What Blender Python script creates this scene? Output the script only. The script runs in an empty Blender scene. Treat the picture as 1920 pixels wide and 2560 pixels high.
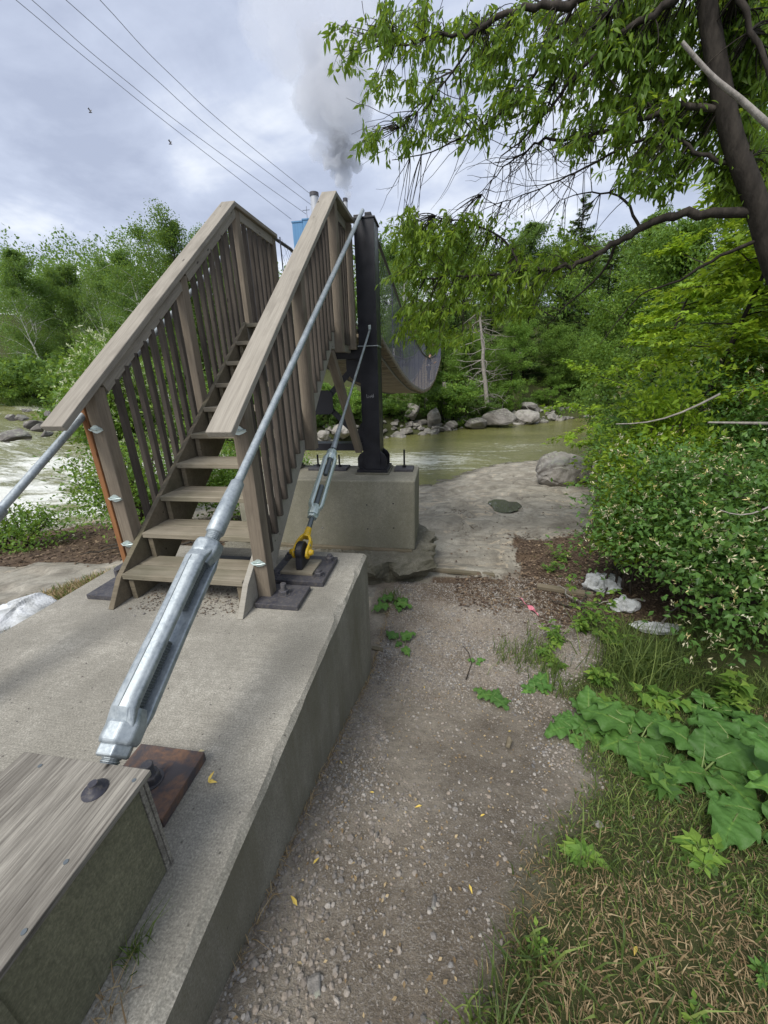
import bpy, bmesh, math, random
import numpy as np
from mathutils import Vector, Matrix
rnd = random.Random(7)
rs = np.random.RandomState(11)
sc = bpy.context.scene
COL = sc.collection

# ------------------------------------------------------------------ camera
CAMP = (950.0, -0.1594, 0.3469, 0.0263, 1.3668)      # focal (px of 2560), yaw, pitch, roll, height
def cam_axes():
    f, yaw, pitch, roll, h = CAMP
    cy, sy, cp, sp = math.cos(yaw), math.sin(yaw), math.cos(pitch), math.sin(pitch)
    fwd = Vector((sy*cp, cy*cp, -sp)); right = Vector((cy, -sy, 0)); down = fwd.cross(right)
    cr, sr = math.cos(roll), math.sin(roll)
    return right*cr + down*sr, down*cr - right*sr, fwd
RX, DN, FW = cam_axes()
EYE = Vector((0, 0, CAMP[4]))
cam_data = bpy.data.cameras.new("camera"); cam = bpy.data.objects.new("camera", cam_data); COL.objects.link(cam)
cam_data.sensor_fit = 'VERTICAL'; cam_data.sensor_height = 36.0; cam_data.sensor_width = 27.0
cam_data.lens = 36.0*CAMP[0]/2560.0
cam_data.clip_start = 0.02; cam_data.clip_end = 4000
M = Matrix((( RX.x, -DN.x, -FW.x, EYE.x), (RX.y, -DN.y, -FW.y, EYE.y), (RX.z, -DN.z, -FW.z, EYE.z), (0, 0, 0, 1)))
cam.matrix_world = M
sc.camera = cam
sc.view_settings.view_transform = 'Standard'; sc.view_settings.look = 'None'
sc.view_settings.exposure = 1.18; sc.view_settings.gamma = 1.0
sc.cycles.volume_bounces = 4
def ray(u, v): return RX*((u-960)/CAMP[0]) + DN*((v-1280)/CAMP[0]) + FW
def by(u, v, y): d = ray(u, v); return EYE + d*(y/d.y)
def bz(u, v, z): d = ray(u, v); return EYE + d*((z-EYE.z)/d.z)
def bxp(u, v, x): d = ray(u, v); return EYE + d*(x/d.x)

# ------------------------------------------------------------------ world: daylight sky under broken cloud
SUN_EL, SUN_AZ = math.radians(52), math.radians(205)
world = bpy.data.worlds.new("World"); sc.world = world; world.use_nodes = True
nt = world.node_tree; N = nt.nodes; L = nt.links
for n in list(N): N.remove(n)
out = N.new('ShaderNodeOutputWorld'); bg = N.new('ShaderNodeBackground'); bg.inputs['Strength'].default_value = 0.086
sky = N.new('ShaderNodeTexSky'); sky.sky_type = 'NISHITA'; sky.sun_disc = False
sky.sun_elevation = SUN_EL; sky.sun_rotation = SUN_AZ
tc = N.new('ShaderNodeTexCoord'); sep = N.new('ShaderNodeSeparateXYZ'); L.new(tc.outputs['Generated'], sep.inputs[0])
def wmath(op, a, b=None):
    m = N.new('ShaderNodeMath'); m.operation = op
    for i, q in enumerate((a, b)):
        if q is None: continue
        if isinstance(q, (int, float)): m.inputs[i].default_value = q
        else: L.new(q, m.inputs[i])
    return m.outputs[0]
zz = wmath('ADD', wmath('ABSOLUTE', sep.outputs[2]), 0.25)
cx = wmath('DIVIDE', sep.outputs[0], zz); cyy = wmath('DIVIDE', sep.outputs[1], zz)
comb = N.new('ShaderNodeCombineXYZ'); L.new(cx, comb.inputs[0]); L.new(cyy, comb.inputs[1])
def wnoise(scale, det, off, dist=0.0):
    mp = N.new('ShaderNodeMapping'); mp.inputs['Location'].default_value = off; L.new(comb.outputs[0], mp.inputs[0])
    n = N.new('ShaderNodeTexNoise'); n.inputs['Scale'].default_value = scale; n.inputs['Detail'].default_value = det
    n.inputs['Roughness'].default_value = 0.55; n.inputs['Distortion'].default_value = dist
    L.new(mp.outputs[0], n.inputs['Vector']); return n.outputs['Fac']
n1 = wnoise(0.95, 7, (3.6, 1.2, 0.4), 0.5); n2 = wnoise(3.4, 7, (7.3, 2.2, 1.0), 0.45)
s = wmath('ADD', wmath('MULTIPLY', n1, 0.72), wmath('MULTIPLY', n2, 0.28))
cr = N.new('ShaderNodeValToRGB'); L.new(s, cr.inputs[0])
e = cr.color_ramp.elements; e[0].position = 0.38; e[0].color = (2.5, 2.8, 3.6, 1)
e[1].position = 0.62; e[1].color = (6.2, 6.3, 6.5, 1)
k = cr.color_ramp.elements.new(0.47); k.color = (3.3, 3.65, 4.5, 1)
k = cr.color_ramp.elements.new(0.53); k.color = (4.4, 4.7, 5.3, 1)
mx = N.new('ShaderNodeMix'); mx.data_type = 'RGBA'; mx.inputs['Factor'].default_value = 0.93
L.new(sky.outputs[0], mx.inputs['A']); L.new(cr.outputs[0], mx.inputs['B'])
L.new(mx.outputs['Result'], bg.inputs['Color']); L.new(bg.outputs[0], out.inputs[0])

sun_d = bpy.data.lights.new("sun", 'SUN'); sun_d.energy = 1.5; sun_d.angle = math.radians(24); sun_d.color = (1, 0.96, 0.9)
sun = bpy.data.objects.new("sun", sun_d); COL.objects.link(sun)
# sun behind and to the right of the viewer, high
sdir = Vector((math.sin(SUN_AZ)*math.cos(SUN_EL), math.cos(SUN_AZ)*math.cos(SUN_EL), math.sin(SUN_EL)))
sun.rotation_euler = sdir.to_track_quat('Z', 'Y').to_euler()

# ------------------------------------------------------------------ noise
def _h(ix, iy, s):
    n = (ix.astype(np.int64)*374761393 + iy.astype(np.int64)*668265263 + s*1442695041) & 0x7fffffff
    n = ((n ^ (n >> 13))*1274126177) & 0x7fffffff
    return ((n ^ (n >> 16)) & 0xffff)/65535.0
def vnoise(x, y, s=0):
    x = np.asarray(x, float); y = np.asarray(y, float)
    ix = np.floor(x); iy = np.floor(y); fx = x-ix; fy = y-iy
    fx = fx*fx*(3-2*fx); fy = fy*fy*(3-2*fy)
    a = _h(ix, iy, s); b = _h(ix+1, iy, s); c = _h(ix, iy+1, s); d = _h(ix+1, iy+1, s)
    return (a*(1-fx)+b*fx)*(1-fy) + (c*(1-fx)+d*fx)*fy
def fbm(x, y, s=0, o=4):
    t = 0; a = .5
    for i in range(o):
        t = t + a*(vnoise(x, y, s+i*17)-.5); x = np.asarray(x)*2.03+1.7; y = np.asarray(y)*2.01+4.1; a *= .5
    return t
def smooth(a, b, x):
    t = np.clip((np.asarray(x, float)-a)/(b-a), 0, 1); return t*t*(3-2*t)

# ------------------------------------------------------------------ object helpers
WM = {}
def link(o, M=None, parent=None):
    M = M or Matrix.Identity(4); COL.objects.link(o); WM[o.name] = M
    if parent is not None:
        o.parent = parent; o.matrix_basis = WM[parent.name].inverted() @ M
    else: o.matrix_basis = M
    return o
def tag(o, label=None, cat=None, group=None, kind=None):
    if label: o['label'] = label
    if cat: o['category'] = cat
    if group: o['group'] = group
    if kind: o['kind'] = kind
    return o
def thing(name, loc, label, cat, group=None):
    o = bpy.data.objects.new(name, None); o.empty_display_size = .1
    link(o, Matrix.Translation(loc)); return tag(o, label, cat, group)
def copy_tree(o, M, label=None, group=None):
    c = o.copy(); COL.objects.link(c); c.parent = None; c.matrix_basis = M; WM[c.name] = M
    if label: c['label'] = label
    if group: c['group'] = group
    for ch in o.children:
        d = ch.copy(); COL.objects.link(d); d.parent = c; d.matrix_basis = ch.matrix_basis.copy()
        for g in ch.children:
            k = g.copy(); COL.objects.link(k); k.parent = d; k.matrix_basis = g.matrix_basis.copy()
    return c
def mesh_np(name, V, F, mat, parent=None, M=None, smooth_=False, tint=None, mats=None, mi=None):
    V = np.ascontiguousarray(V, dtype=np.float32); F = np.ascontiguousarray(F, dtype=np.int32)
    me = bpy.data.meshes.new(name); k = F.shape[1]
    me.vertices.add(len(V)); me.vertices.foreach_set('co', V.ravel())
    me.loops.add(F.size); me.loops.foreach_set('vertex_index', F.ravel())
    me.polygons.add(len(F)); me.polygons.foreach_set('loop_start', np.arange(0, F.size, k, dtype=np.int32))
    me.polygons.foreach_set('loop_total', np.full(len(F), k, dtype=np.int32))
    me.polygons.foreach_set('use_smooth', np.full(len(F), smooth_, dtype=bool))
    if mats:
        for m_ in mats: me.materials.append(m_)
    else: me.materials.append(mat)
    if mi is not None: me.polygons.foreach_set('material_index', np.ascontiguousarray(mi, dtype=np.int32))
    me.update(calc_edges=True)
    if tint is not None:
        for an, arr in (tint.items() if isinstance(tint, dict) else [('tint', tint)]):
            a = me.attributes.new(an, 'FLOAT', 'POINT'); a.data.foreach_set('value', np.ascontiguousarray(arr, dtype=np.float32))
    o = bpy.data.objects.new(name, me); return link(o, M, parent)
def frame(p0, X, Yhint):
    X = Vector(X).normalized(); Y = Vector(Yhint); Y = (Y - X*Y.dot(X)).normalized(); Z = X.cross(Y)
    p0 = Vector(p0)
    return Matrix(((X.x, Y.x, Z.x, p0.x), (X.y, Y.y, Z.y, p0.y), (X.z, Y.z, Z.z, p0.z), (0, 0, 0, 1)))
class MB:
    def __init__(s): s.V = []; s.F = []; s.S = []
    def add(s, V, F, sm=False):
        b = len(s.V); s.V += [tuple(v) for v in V]; s.F += [tuple(i+b for i in f) for f in F]; s.S += [sm]*len(F); return s
    def box(s, lo, hi, M=None):
        V = [Vector((x, y, z)) for z in (lo[2], hi[2]) for y in (lo[1], hi[1]) for x in (lo[0], hi[0])]
        if M is not None: V = [M @ v for v in V]
        return s.add(V, [(0, 2, 3, 1), (4, 5, 7, 6), (0, 1, 5, 4), (2, 6, 7, 3), (0, 4, 6, 2), (1, 3, 7, 5)])
    def beam(s, p0, p1, w, h, side=(1, 0, 0)):
        p0 = Vector(p0); p1 = Vector(p1); return s.box((0, -w/2, -h/2), ((p1-p0).length, w/2, h/2), frame(p0, p1-p0, side))
    def tube(s, P, R, n=10, caps=True, tw=0):
        P = [Vector(p) for p in P]
        if not hasattr(R, '__len__'): R = [R]*len(P)
        V = []; F = []; Y = None
        for i, p in enumerate(P):
            d = (P[min(i+1, len(P)-1)]-P[max(i-1, 0)]).normalized()
            if Y is None: Y = d.orthogonal().normalized()
            Y = (Y-d*Y.dot(d)).normalized(); Z = d.cross(Y)
            for k in range(n):
                a = 2*math.pi*k/n+tw; V.append(p+(Y*math.cos(a)+Z*math.sin(a))*R[i])
        for i in range(len(P)-1):
            for k in range(n):
                F.append((i*n+k, i*n+(k+1) % n, (i+1)*n+(k+1) % n, (i+1)*n+k))
        s.add(V, F, n > 6)
        if caps: s.add(V[:n], [tuple(reversed(range(n)))]); s.add(V[-n:], [tuple(range(n))])
        return s
    def lathe(s, p0, p1, prof, n=16, smooth_=True, phase=0.0):   # prof: (distance along axis, radius)
        p0 = Vector(p0); d = (Vector(p1)-p0).normalized(); Y = d.orthogonal().normalized()
        Y = (Vector((1, 0, 0))-d*d.x).normalized() if abs(d.x) < .9 else Y
        Z = d.cross(Y); V = []; F = []
        for t, r in prof:
            for k in range(n):
                a = 2*math.pi*k/n+phase; V.append(p0+d*t+(Y*math.cos(a)+Z*math.sin(a))*r)
        for i in range(len(prof)-1):
            for k in range(n): F.append((i*n+k, i*n+(k+1) % n, (i+1)*n+(k+1) % n, (i+1)*n+k))
        s.add(V, F, smooth_); s.add(V[:n], [tuple(reversed(range(n)))]); s.add(V[-n:], [tuple(range(n))])
        return s
    def prism(s, poly, M, t):      # poly in local XY of M, extruded from -t/2 to t/2 along local Z
        n = len(poly); V = [M @ Vector((x, y, -t/2)) for x, y in poly]+[M @ Vector((x, y, t/2)) for x, y in poly]
        return s.add(V, [tuple(reversed(range(n))), tuple(range(n, 2*n))]+[(i, (i+1) % n, n+(i+1) % n, n+i) for i in range(n)])
    def build(s, name, mat, parent=None, M=None, bevel=0, origin=None, seg=2):
        me = bpy.data.meshes.new(name); V = s.V
        if origin is not None: M = Matrix.Translation(origin); V = [Vector(v)-Vector(origin) for v in V]; 
        me.from_pydata([tuple(v) for v in V], [], s.F); me.materials.append(mat)
        me.polygons.foreach_set('use_smooth', s.S); me.update()
        o = bpy.data.objects.new(name, me); link(o, M, parent)
        if bevel:
            m = o.modifiers.new('bevel', 'BEVEL'); m.width = bevel; m.segments = seg; m.limit_method = 'ANGLE'; m.angle_limit = math.radians(35)
        return o
def board(name, p0, p1, w, h, mat, parent=None, side=(1, 0, 0), bev=.004, wob=0.0):
    """a sawn board whose grain runs along its own X axis"""
    p0 = Vector(p0); p1 = Vector(p1); Ln = (p1-p0).length
    m = MB(); n = max(1, int(Ln/.25)) if wob else 1; V = []; F = []
    ph = rnd.random()*9
    for i in range(n+1):
        x = Ln*i/n; dy = wob*math.sin(ph+x*1.9); dz = wob*math.cos(ph*2+x*1.3)
        V += [(x, a*w/2+dy, b*h/2+dz) for a, b in ((-1, -1), (1, -1), (1, 1), (-1, 1))]
    for i in range(n):
        for k in range(4): F.append((i*4+k, i*4+(k+1) % 4, i*4+4+(k+1) % 4, i*4+4+k))
    F += [(3, 2, 1, 0), tuple(n*4+k for k in range(4))]
    F = [tuple(reversed(f)) for f in F]
    m.add(V, F); return m.build(name, mat, parent, frame(p0, p1-p0, side), bevel=bev)

# ------------------------------------------------------------------ materials
def mat(name, base=(.5, .5, .5), rough=.7, metal=0.0, spec=.5):
    m = bpy.data.materials.new(name); m.use_nodes = True; b = m.node_tree.nodes['Principled BSDF']
    b.inputs['Base Color'].default_value = (*base, 1); b.inputs['Roughness'].default_value = rough
    b.inputs['Metallic'].default_value = metal; b.inputs['Specular IOR Level'].default_value = spec
    return m
class G:
    """small node-graph helper"""
    def __init__(s, m): s.m = m; s.nt = m.node_tree; s.N = s.nt.nodes; s.L = s.nt.links; s.b = s.N['Principled BSDF']
    def co(s, kind='Object', scale=(1, 1, 1), rnd_off=False, rot=(0, 0, 0)):
        t = s.N.new('ShaderNodeTexCoord'); mp = s.N.new('ShaderNodeMapping'); mp.inputs['Scale'].default_value = scale
        mp.inputs['Rotation'].default_value = rot
        s.L.new(t.outputs[kind], mp.inputs[0])
        if rnd_off:
            oi = s.N.new('ShaderNodeObjectInfo'); v = s.N.new('ShaderNodeVectorMath'); v.operation = 'SCALE'
            cb = s.N.new('ShaderNodeCombineXYZ'); s.L.new(oi.outputs['Random'], cb.inputs[0]); s.L.new(oi.outputs['Random'], cb.inputs[1])
            v.inputs['Scale'].default_value = 37.0; s.L.new(cb.outputs[0], v.inputs[0]); s.L.new(v.outputs[0], mp.inputs['Location'])
        return mp.outputs[0]
    def noise(s, vec, scale, det=4, rough=.55, dist=0.0):
        n = s.N.new('ShaderNodeTexNoise'); n.inputs['Scale'].default_value = scale; n.inputs['Detail'].default_value = det
        n.inputs['Roughness'].default_value = rough; n.inputs['Distortion'].default_value = dist
        if vec is not None: s.L.new(vec, n.inputs['Vector'])
        return n.outputs['Fac']
    def voro(s, vec, scale, feat='F1', out='Distance'):
        n = s.N.new('ShaderNodeTexVoronoi'); n.inputs['Scale'].default_value = scale; n.feature = feat
        s.L.new(vec, n.inputs['Vector']); return n.outputs[out]
    def ramp(s, fac, stops):
        r = s.N.new('ShaderNodeValToRGB'); el = r.color_ramp.elements
        for i, (p, c) in enumerate(stops):
            c = (c, c, c) if isinstance(c, (int, float)) else c
            if i < 2: el[i].position = p; el[i].color = (*c, 1)
            else: q = el.new(p); q.color = (*c, 1)
        s.L.new(fac, r.inputs[0]); return r.outputs[0]
    def mix(s, f, a, b, blend='MIX'):
        m = s.N.new('ShaderNodeMix'); m.data_type = 'RGBA'; m.blend_type = blend
        for key, q in (('Factor', f), ('A', a), ('B', b)):
            if isinstance(q, (int, float)) and key == 'Factor': m.inputs[key].default_value = q
            elif isinstance(q, tuple): m.inputs[key].default_value = (*q, 1)
            else: s.L.new(q, m.inputs[key])
        return m.outputs['Result']
    def math(s, op, a, b=None, clamp=False):
        m = s.N.new('ShaderNodeMath'); m.operation = op; m.use_clamp = clamp
        for i, q in enumerate((a, b)):
            if q is None: continue
            if isinstance(q, (int, float)): m.inputs[i].default_value = q
            else: s.L.new(q, m.inputs[i])
        return m.outputs[0]
    def attr(s, name):
        a = s.N.new('ShaderNodeAttribute'); a.attribute_name = name; return a.outputs['Fac']
    def rand(s): return s.N.new('ShaderNodeObjectInfo').outputs['Random']
    def normal(s, i):
        g = s.N.new('ShaderNodeNewGeometry'); q = s.N.new('ShaderNodeSeparateXYZ'); s.L.new(g.outputs['Normal'], q.inputs[0]); return q.outputs[i]
    def color(s, c): s.L.new(c, s.b.inputs['Base Color']); return s
    def rough(s, c): s.L.new(c, s.b.inputs['Roughness']); return s
    def bump(s, h, strength=.4, dist=.01):
        b = s.N.new('ShaderNodeBump'); b.inputs['Strength'].default_value = strength; b.inputs['Distance'].default_value = dist
        s.L.new(h, b.inputs['Height']); s.L.new(b.outputs[0], s.b.inputs['Normal']); return s

def wood(name, light, dark, var=.35, contrast=1.0, gr=1.0, moss=0.0, soft=1.0):
    m = mat(name, light, .85, spec=.25); g = G(m)
    v = g.co('Object', (1.1*gr, 22*gr, 22*gr), True); v2 = g.co('Object', (.8, 5, 5), True)
    a = g.noise(v, 1.6, 6, .65, .35); b = g.noise(v2, 1.3, 4, .6, .8)
    v3 = g.co('Object', (3, 95, 95), True); c = g.noise(v3, 1.2, 3)
    mid = tuple((x+y)/2 for x, y in zip(light, dark))
    col = g.ramp(a, [(.28, dark), (.72, light), (.5, mid)])
    col = g.mix(g.ramp(b, [(.35, 0.0), (.7, 1.0)]), g.mix(.45, col, dark), col)
    col = g.mix(.22, col, g.ramp(c, [(.35, tuple(x*.35 for x in dark)), (.6, light)])); col = g.mix(.38*soft, col, mid); col = g.mix(g.math('MULTIPLY', g.ramp(g.noise(g.co('Object', (2.2, 6, 6), True), 1.7, 5, .6), [(.5, 0.), (.66, .5)]), 1.0), col, dark)
    # knots
    kv = g.co('Object', (5, 14, 14), True); kn = g.voro(kv, .75)
    col = g.mix(g.ramp(kn, [(.04, 1.0), (.1, 0.0)]), col, tuple(x*.25 for x in dark))
    r = g.math('ADD', g.math('MULTIPLY', g.rand(), var), 1-var/2)
    hs = g.N.new('ShaderNodeHueSaturation'); g.L.new(col, hs.inputs['Color']); g.L.new(r, hs.inputs['Value']); col = hs.outputs[0]
    if moss: col = g.mix(g.math('MULTIPLY', g.ramp(g.noise(g.co('Object', (1, 1, 1), True), 3, 5), [(.45, 0.), (.7, 1.)]), moss), col, (.06, .075, .03))
    g.color(col); g.bump(g.math('ADD', a, g.math('MULTIPLY', c, .8)), .55, .006); return m
def concrete(name, light, dark, stain=(.07, .07, .045), side=.55, pits=True):
    m = mat(name, light, .9, spec=.2); g = G(m)
    v = g.co('Object'); a = g.noise(v, 1.7, 7, .65); b = g.noise(v, 26, 5, .7); f = g.noise(v, 160, 3, .6)
    col = g.ramp(a, [(.32, dark), (.62, light)])
    col = g.mix(g.ramp(b, [(.42, .55), (.62, 0.0)]), col, dark)
    col = g.mix(.6, col, g.ramp(f, [(.3, .2), (.65, 1.0)]), 'MULTIPLY')
    grn = g.ramp(g.math('MULTIPLY', g.noise(v, 130, 4, .75), g.ramp(g.noise(v, 2.9, 4, .6), [(.36, .88), (.62, 1.1)])), [(.42, 0.), (.56, .42)]); col = g.mix(grn, col, tuple(x*.42 for x in dark))
    blot = g.ramp(g.noise(g.co('Object', (1, 1.6, 1)), 2.3, 5, .6, .6), [(.5, 0.0), (.64, 1.0)])
    col = g.mix(g.math('MULTIPLY', blot, .15), col, tuple(x*.45 for x in dark))
    # broom strokes run across the slab
    w = g.noise(g.co('Object', (1.2, 90, 1)), 2.0, 3); col = g.mix(.22, col, g.ramp(w, [(.3, .3), (.65, 1.0)]), 'MULTIPLY')
    # algae and damp on the formed vertical faces, running down from the edge
    nz = g.math('ABSOLUTE', g.normal(2)); vert = g.math('SUBTRACT', 1.0, nz, True)
    run = g.ramp(g.noise(g.co('Object', (2.2, 2.2, .5)), 2.2, 5, .6, .3), [(.3, .35), (.65, 1.0)])
    col = g.mix(g.math('MULTIPLY', g.math('MULTIPLY', vert, run), side), col, stain)
    hgt = g.math('ADD', g.math('MULTIPLY', f, .5), b)
    if pits:
        p = g.voro(g.co('Object'), 17); pm = g.ramp(p, [(.03, 0.0), (.09, 1.0)]); hgt = g.math('ADD', hgt, g.math('MULTIPLY', pm, .8))
        col = g.mix(g.math('SUBTRACT', 1.0, pm), col, tuple(x*.3 for x in dark))
    g.color(col); g.bump(hgt, .35, .006); return m
def leafmat(name, stops, rough=.5, trans=.35, spec=.3, vary=.15, tcol=None):
    m = mat(name, (.1, .2, .05), rough, spec=spec); g = G(m)
    col = g.ramp(g.attr('tint'), stops)
    hs = g.N.new('ShaderNodeHueSaturation'); g.L.new(col, hs.inputs['Color'])
    g.L.new(g.math('ADD', g.math('MULTIPLY', g.rand(), vary*2), 1-vary), hs.inputs['Value']); col = hs.outputs[0]
    g.color(col)
    t = g.N.new('ShaderNodeBsdfTranslucent'); tc_ = g.mix(.6, col, tcol or (.30, .42, .03)); g.L.new(tc_, t.inputs['Color'])
    ms = g.N.new('ShaderNodeMixShader'); ms.inputs[0].default_value = trans
    g.L.new(g.b.outputs[0], ms.inputs[1]); g.L.new(t.outputs[0], ms.inputs[2])
    o = [n for n in g.N if n.type == 'OUTPUT_MATERIAL'][0]; g.L.new(ms.outputs[0], o.inputs['Surface']); return m
def barkmat(name, light, dark, sc_=14):
    m = mat(name, light, .9, spec=.2); g = G(m); a = g.noise(g.co('Object', (1, 1, .3)), sc_, 6, .7)
    b = g.noise(g.co('Object'), 3, 3)
    g.color(g.mix(g.ramp(b, [(.3, 0.), (.7, .5)]), g.ramp(a, [(.35, dark), (.65, light)]), dark)); g.bump(a, .8, .02); return m

MT = {}
MT['rail'] = wood('rail_wood', (.41, .375, .315), (.19, .17, .14), .12)
MT['post'] = wood('post_wood', (.31, .26, .195), (.13, .105, .08), .25)
MT['orange'] = wood('fresh_cedar', (.34, .16, .065), (.18, .08, .035), .1)
MT['bal'] = wood('baluster_wood', (.155, .13, .105), (.045, .038, .032), .5)
MT['tread'] = wood('tread_wood', (.38, .34, .265), (.15, .125, .085), .2, moss=.3)
MT['string'] = wood('stringer_wood', (.26, .215, .15), (.10, .085, .06), .1, moss=.3)
MT['skirt'] = wood('skirt_wood', (.40, .38, .33), (.26, .24, .20), .1)
MT['ply'] = wood('plywood', (.47, .44, .375), (.075, .065, .055), .1, gr=4.0, soft=.0)
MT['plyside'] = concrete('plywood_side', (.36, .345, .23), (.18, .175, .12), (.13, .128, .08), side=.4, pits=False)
MT['deck'] = wood('deck_wood', (.36, .30, .21), (.17, .14, .10), .15)
MT['conc'] = concrete('slab_concrete', (.56, .53, .455), (.33, .31, .26), (.13, .12, .08), .75)
MT['pier'] = concrete('pier_concrete', (.50, .475, .385), (.29, .275, .215), (.17, .165, .11), .5)
MT['rough'] = concrete('rough_concrete', (.33, .31, .25), (.16, .15, .115), (.10, .10, .06), .5)
m = MT['black'] = mat('black_paint', (.010, .010, .014), .38, spec=.5); g = G(m)
a = g.noise(g.co('Object'), 5, 6); g.color(g.ramp(a, [(.4, (.008, .008, .012)), (.75, (.022, .022, .028))])); g.rough(g.ramp(a, [(.3, .3), (.7, .55)]))
m = MT['plate'] = mat('plate_steel', (.03, .03, .04), .6); g = G(m)
a = g.noise(g.co('Object'), 9, 7, .7); b = g.noise(g.co('Object'), 60, 4)
g.color(g.mix(g.ramp(b, [(.5, 0.), (.7, .5)]), g.ramp(a, [(.35, (.030, .030, .042)), (.62, (.075, .072, .078))]), (.16, .14, .11))); g.bump(b, .3, .003)
m = MT['rust'] = mat('rusty_steel', (.12, .06, .035), .75); g = G(m)
a = g.noise(g.co('Object', (1, 1, 1)), 9, 7, .65, .4); b = g.noise(g.co('Object'), 50, 4)
c = g.mix(g.ramp(a, [(.46, 0.), (.60, 1.)]), (.055, .048, .052), g.ramp(b, [(.3, (.19, .10, .058)), (.7, (.10, .065, .05))]))
g.color(c); g.bump(g.math('ADD', a, g.math('MULTIPLY', b, .3)), .5, .006)
m = MT['galv'] = mat('galvanised', (.36, .40, .43), .5, .55); g = G(m)
a = g.noise(g.co('Object'), 14, 6, .65); b = g.noise(g.co('Object'), 90, 3)
g.color(g.mix(g.ramp(a, [(.4, 0.), (.7, .75)]), g.ramp(b, [(.35, (.24, .275, .30)), (.65, (.36, .40, .42))]), (.48, .52, .53)))
g.rough(g.ramp(a, [(.3, .42), (.7, .62)])); g.bump(g.math('ADD', a, g.math('MULTIPLY', b, .4)), .28, .004)
m = MT['galvd'] = mat('galvanised_thread', (.14, .16, .17), .5, .5)
m = MT['galvb'] = mat('galvanised_bright', (.52, .60, .58), .4, .55)
m = MT['yellow'] = mat('yellow_paint', (.62, .40, .02), .45); g = G(m)
a = g.noise(g.co('Object'), 38, 5, .6); g.color(g.mix(g.ramp(a, [(.6, 0.), (.66, 1.)]), g.ramp(g.noise(g.co('Object'), 9, 4), [(.3, (.60, .36, .015)), (.7, (.70, .47, .03))]), (.24, .25, .24)))
MT['wire'] = mat('net_wire', (.065, .07, .10), .5, .3)
MT['cable'] = mat('dark_cable', (.10, .10, .10), .5, .4)
MT['bark'] = barkmat('bark', (.13, .115, .095), (.035, .03, .025))
MT['barkd'] = barkmat('dark_bark', (.065, .055, .045), (.02, .017, .014))
MT['twig'] = barkmat('twig_bark', (.11, .09, .07), (.04, .033, .027), 30)
MT['dead'] = barkmat('dead_wood', (.42, .39, .35), (.20, .18, .16), 20)
m = MT['birch'] = mat('birch_bark', (.6, .58, .54), .8); g = G(m)
a = g.noise(g.co('Object', (2, 2, 9)), 3, 5); g.color(g.ramp(a, [(.38, (.06, .055, .05)), (.47, (.58, .56, .52))]))
def rockmat(name, stops, sc_=3, strat=(1, 1, 6)):
    m = mat(name, (.3, .3, .28), .88, spec=.25); g = G(m)
    a = g.noise(g.co('Object', strat, True), sc_, 8, .65, .4); b = g.noise(g.co('Object'), 45, 5, .65)
    col = g.ramp(a, stops); col = g.mix(.5, col, g.ramp(b, [(.3, .35), (.65, 1.0)]), 'MULTIPLY')
    up = g.ramp(g.normal(2), [(.35, 0.0), (.9, 1.0)]); li = g.ramp(g.noise(g.co('Object'), 9, 5), [(.5, 0.), (.62, .7)])
    col = g.mix(g.math('MULTIPLY', up, li), col, (.34, .36, .27)); g.color(col); g.bump(g.math('ADD', a, g.math('MULTIPLY', b, .4)), .7, .03); return m
MT['boulder'] = rockmat('boulder_stone', [(.3, (.16, .145, .13)), (.52, (.33, .31, .285)), (.75, (.44, .41, .38))], 2.2, (1, 1, 1.4))
MT['rock'] = rockmat('shore_stone', [(.3, (.11, .10, .09)), (.55, (.25, .235, .215)), (.8, (.38, .34, .30))], 1.6, (1, 1, 2))
MT['leafA'] = leafmat('elder_leaf', [(0., (.07, .14, .025)), (1., (.26, .37, .05)), (.6, (.135, .23, .032))], .42, .55, tcol=(.40, .52, .03))
MT['leafB'] = leafmat('young_maple_leaf', [(0., (.14, .26, .02)), (1., (.40, .50, .05)), (.6, (.24, .38, .03))], .5, .45, tcol=(.42, .52, .03))
MT['leafH'] = leafmat('honeysuckle_leaf', [(0., (.05, .115, .03)), (1., (.18, .31, .065)), (.6, (.09, .19, .04))], .45, .3)
MT['leafF'] = leafmat('far_leaf', [(0., (.07, .14, .04)), (1., (.22, .34, .09)), (.6, (.125, .22, .055))], .6, .42)
MT['leafS'] = leafmat('shrub_leaf', [(0., (.08, .17, .035)), (1., (.27, .40, .07)), (.6, (.15, .27, .045))], .55, .4)
MT['needle'] = leafmat('spruce_needle', [(0., (.03, .07, .028)), (1., (.09, .16, .045)), (.6, (.055, .11, .036))], .6, .25)
MT['flower'] = leafmat('flower', [(0., (.66, .64, .52)), (1., (.66, .50, .16)), (.55, (.68, .62, .38))], .6, .3, tcol=(.7, .6, .3))
MT['flpale'] = leafmat('pale_flower', [(0., (.62, .68, .42)), (1., (.75, .75, .62)), (.55, (.66, .70, .45))], .6, .3, tcol=(.6, .65, .3))
MT['burdock'] = leafmat('burdock_leaf', [(0., (.065, .15, .035)), (1., (.19, .33, .06)), (.6, (.10, .22, .045))], .55, .25, tcol=(.25, .4, .05))
MT['grass'] = leafmat('grass_blade', [(0., (.05, .085, .025)), (1., (.24, .31, .085)), (.6, (.12, .175, .05))], .6, .3)
MT['straw'] = leafmat('straw', [(0., (.16, .11, .06)), (1., (.52, .41, .24)), (.6, (.36, .26, .14))], .7, .25, tcol=(.5, .4, .2))
MT['yleaf'] = mat('yellow_leaf', (.60, .44, .09), .6)
MT['litter'] = leafmat('leaf_litter', [(0., (.05, .034, .024)), (1., (.27, .20, .13)), (.6, (.125, .085, .06))], .8, .1, tcol=(.2, .12, .05))
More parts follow.
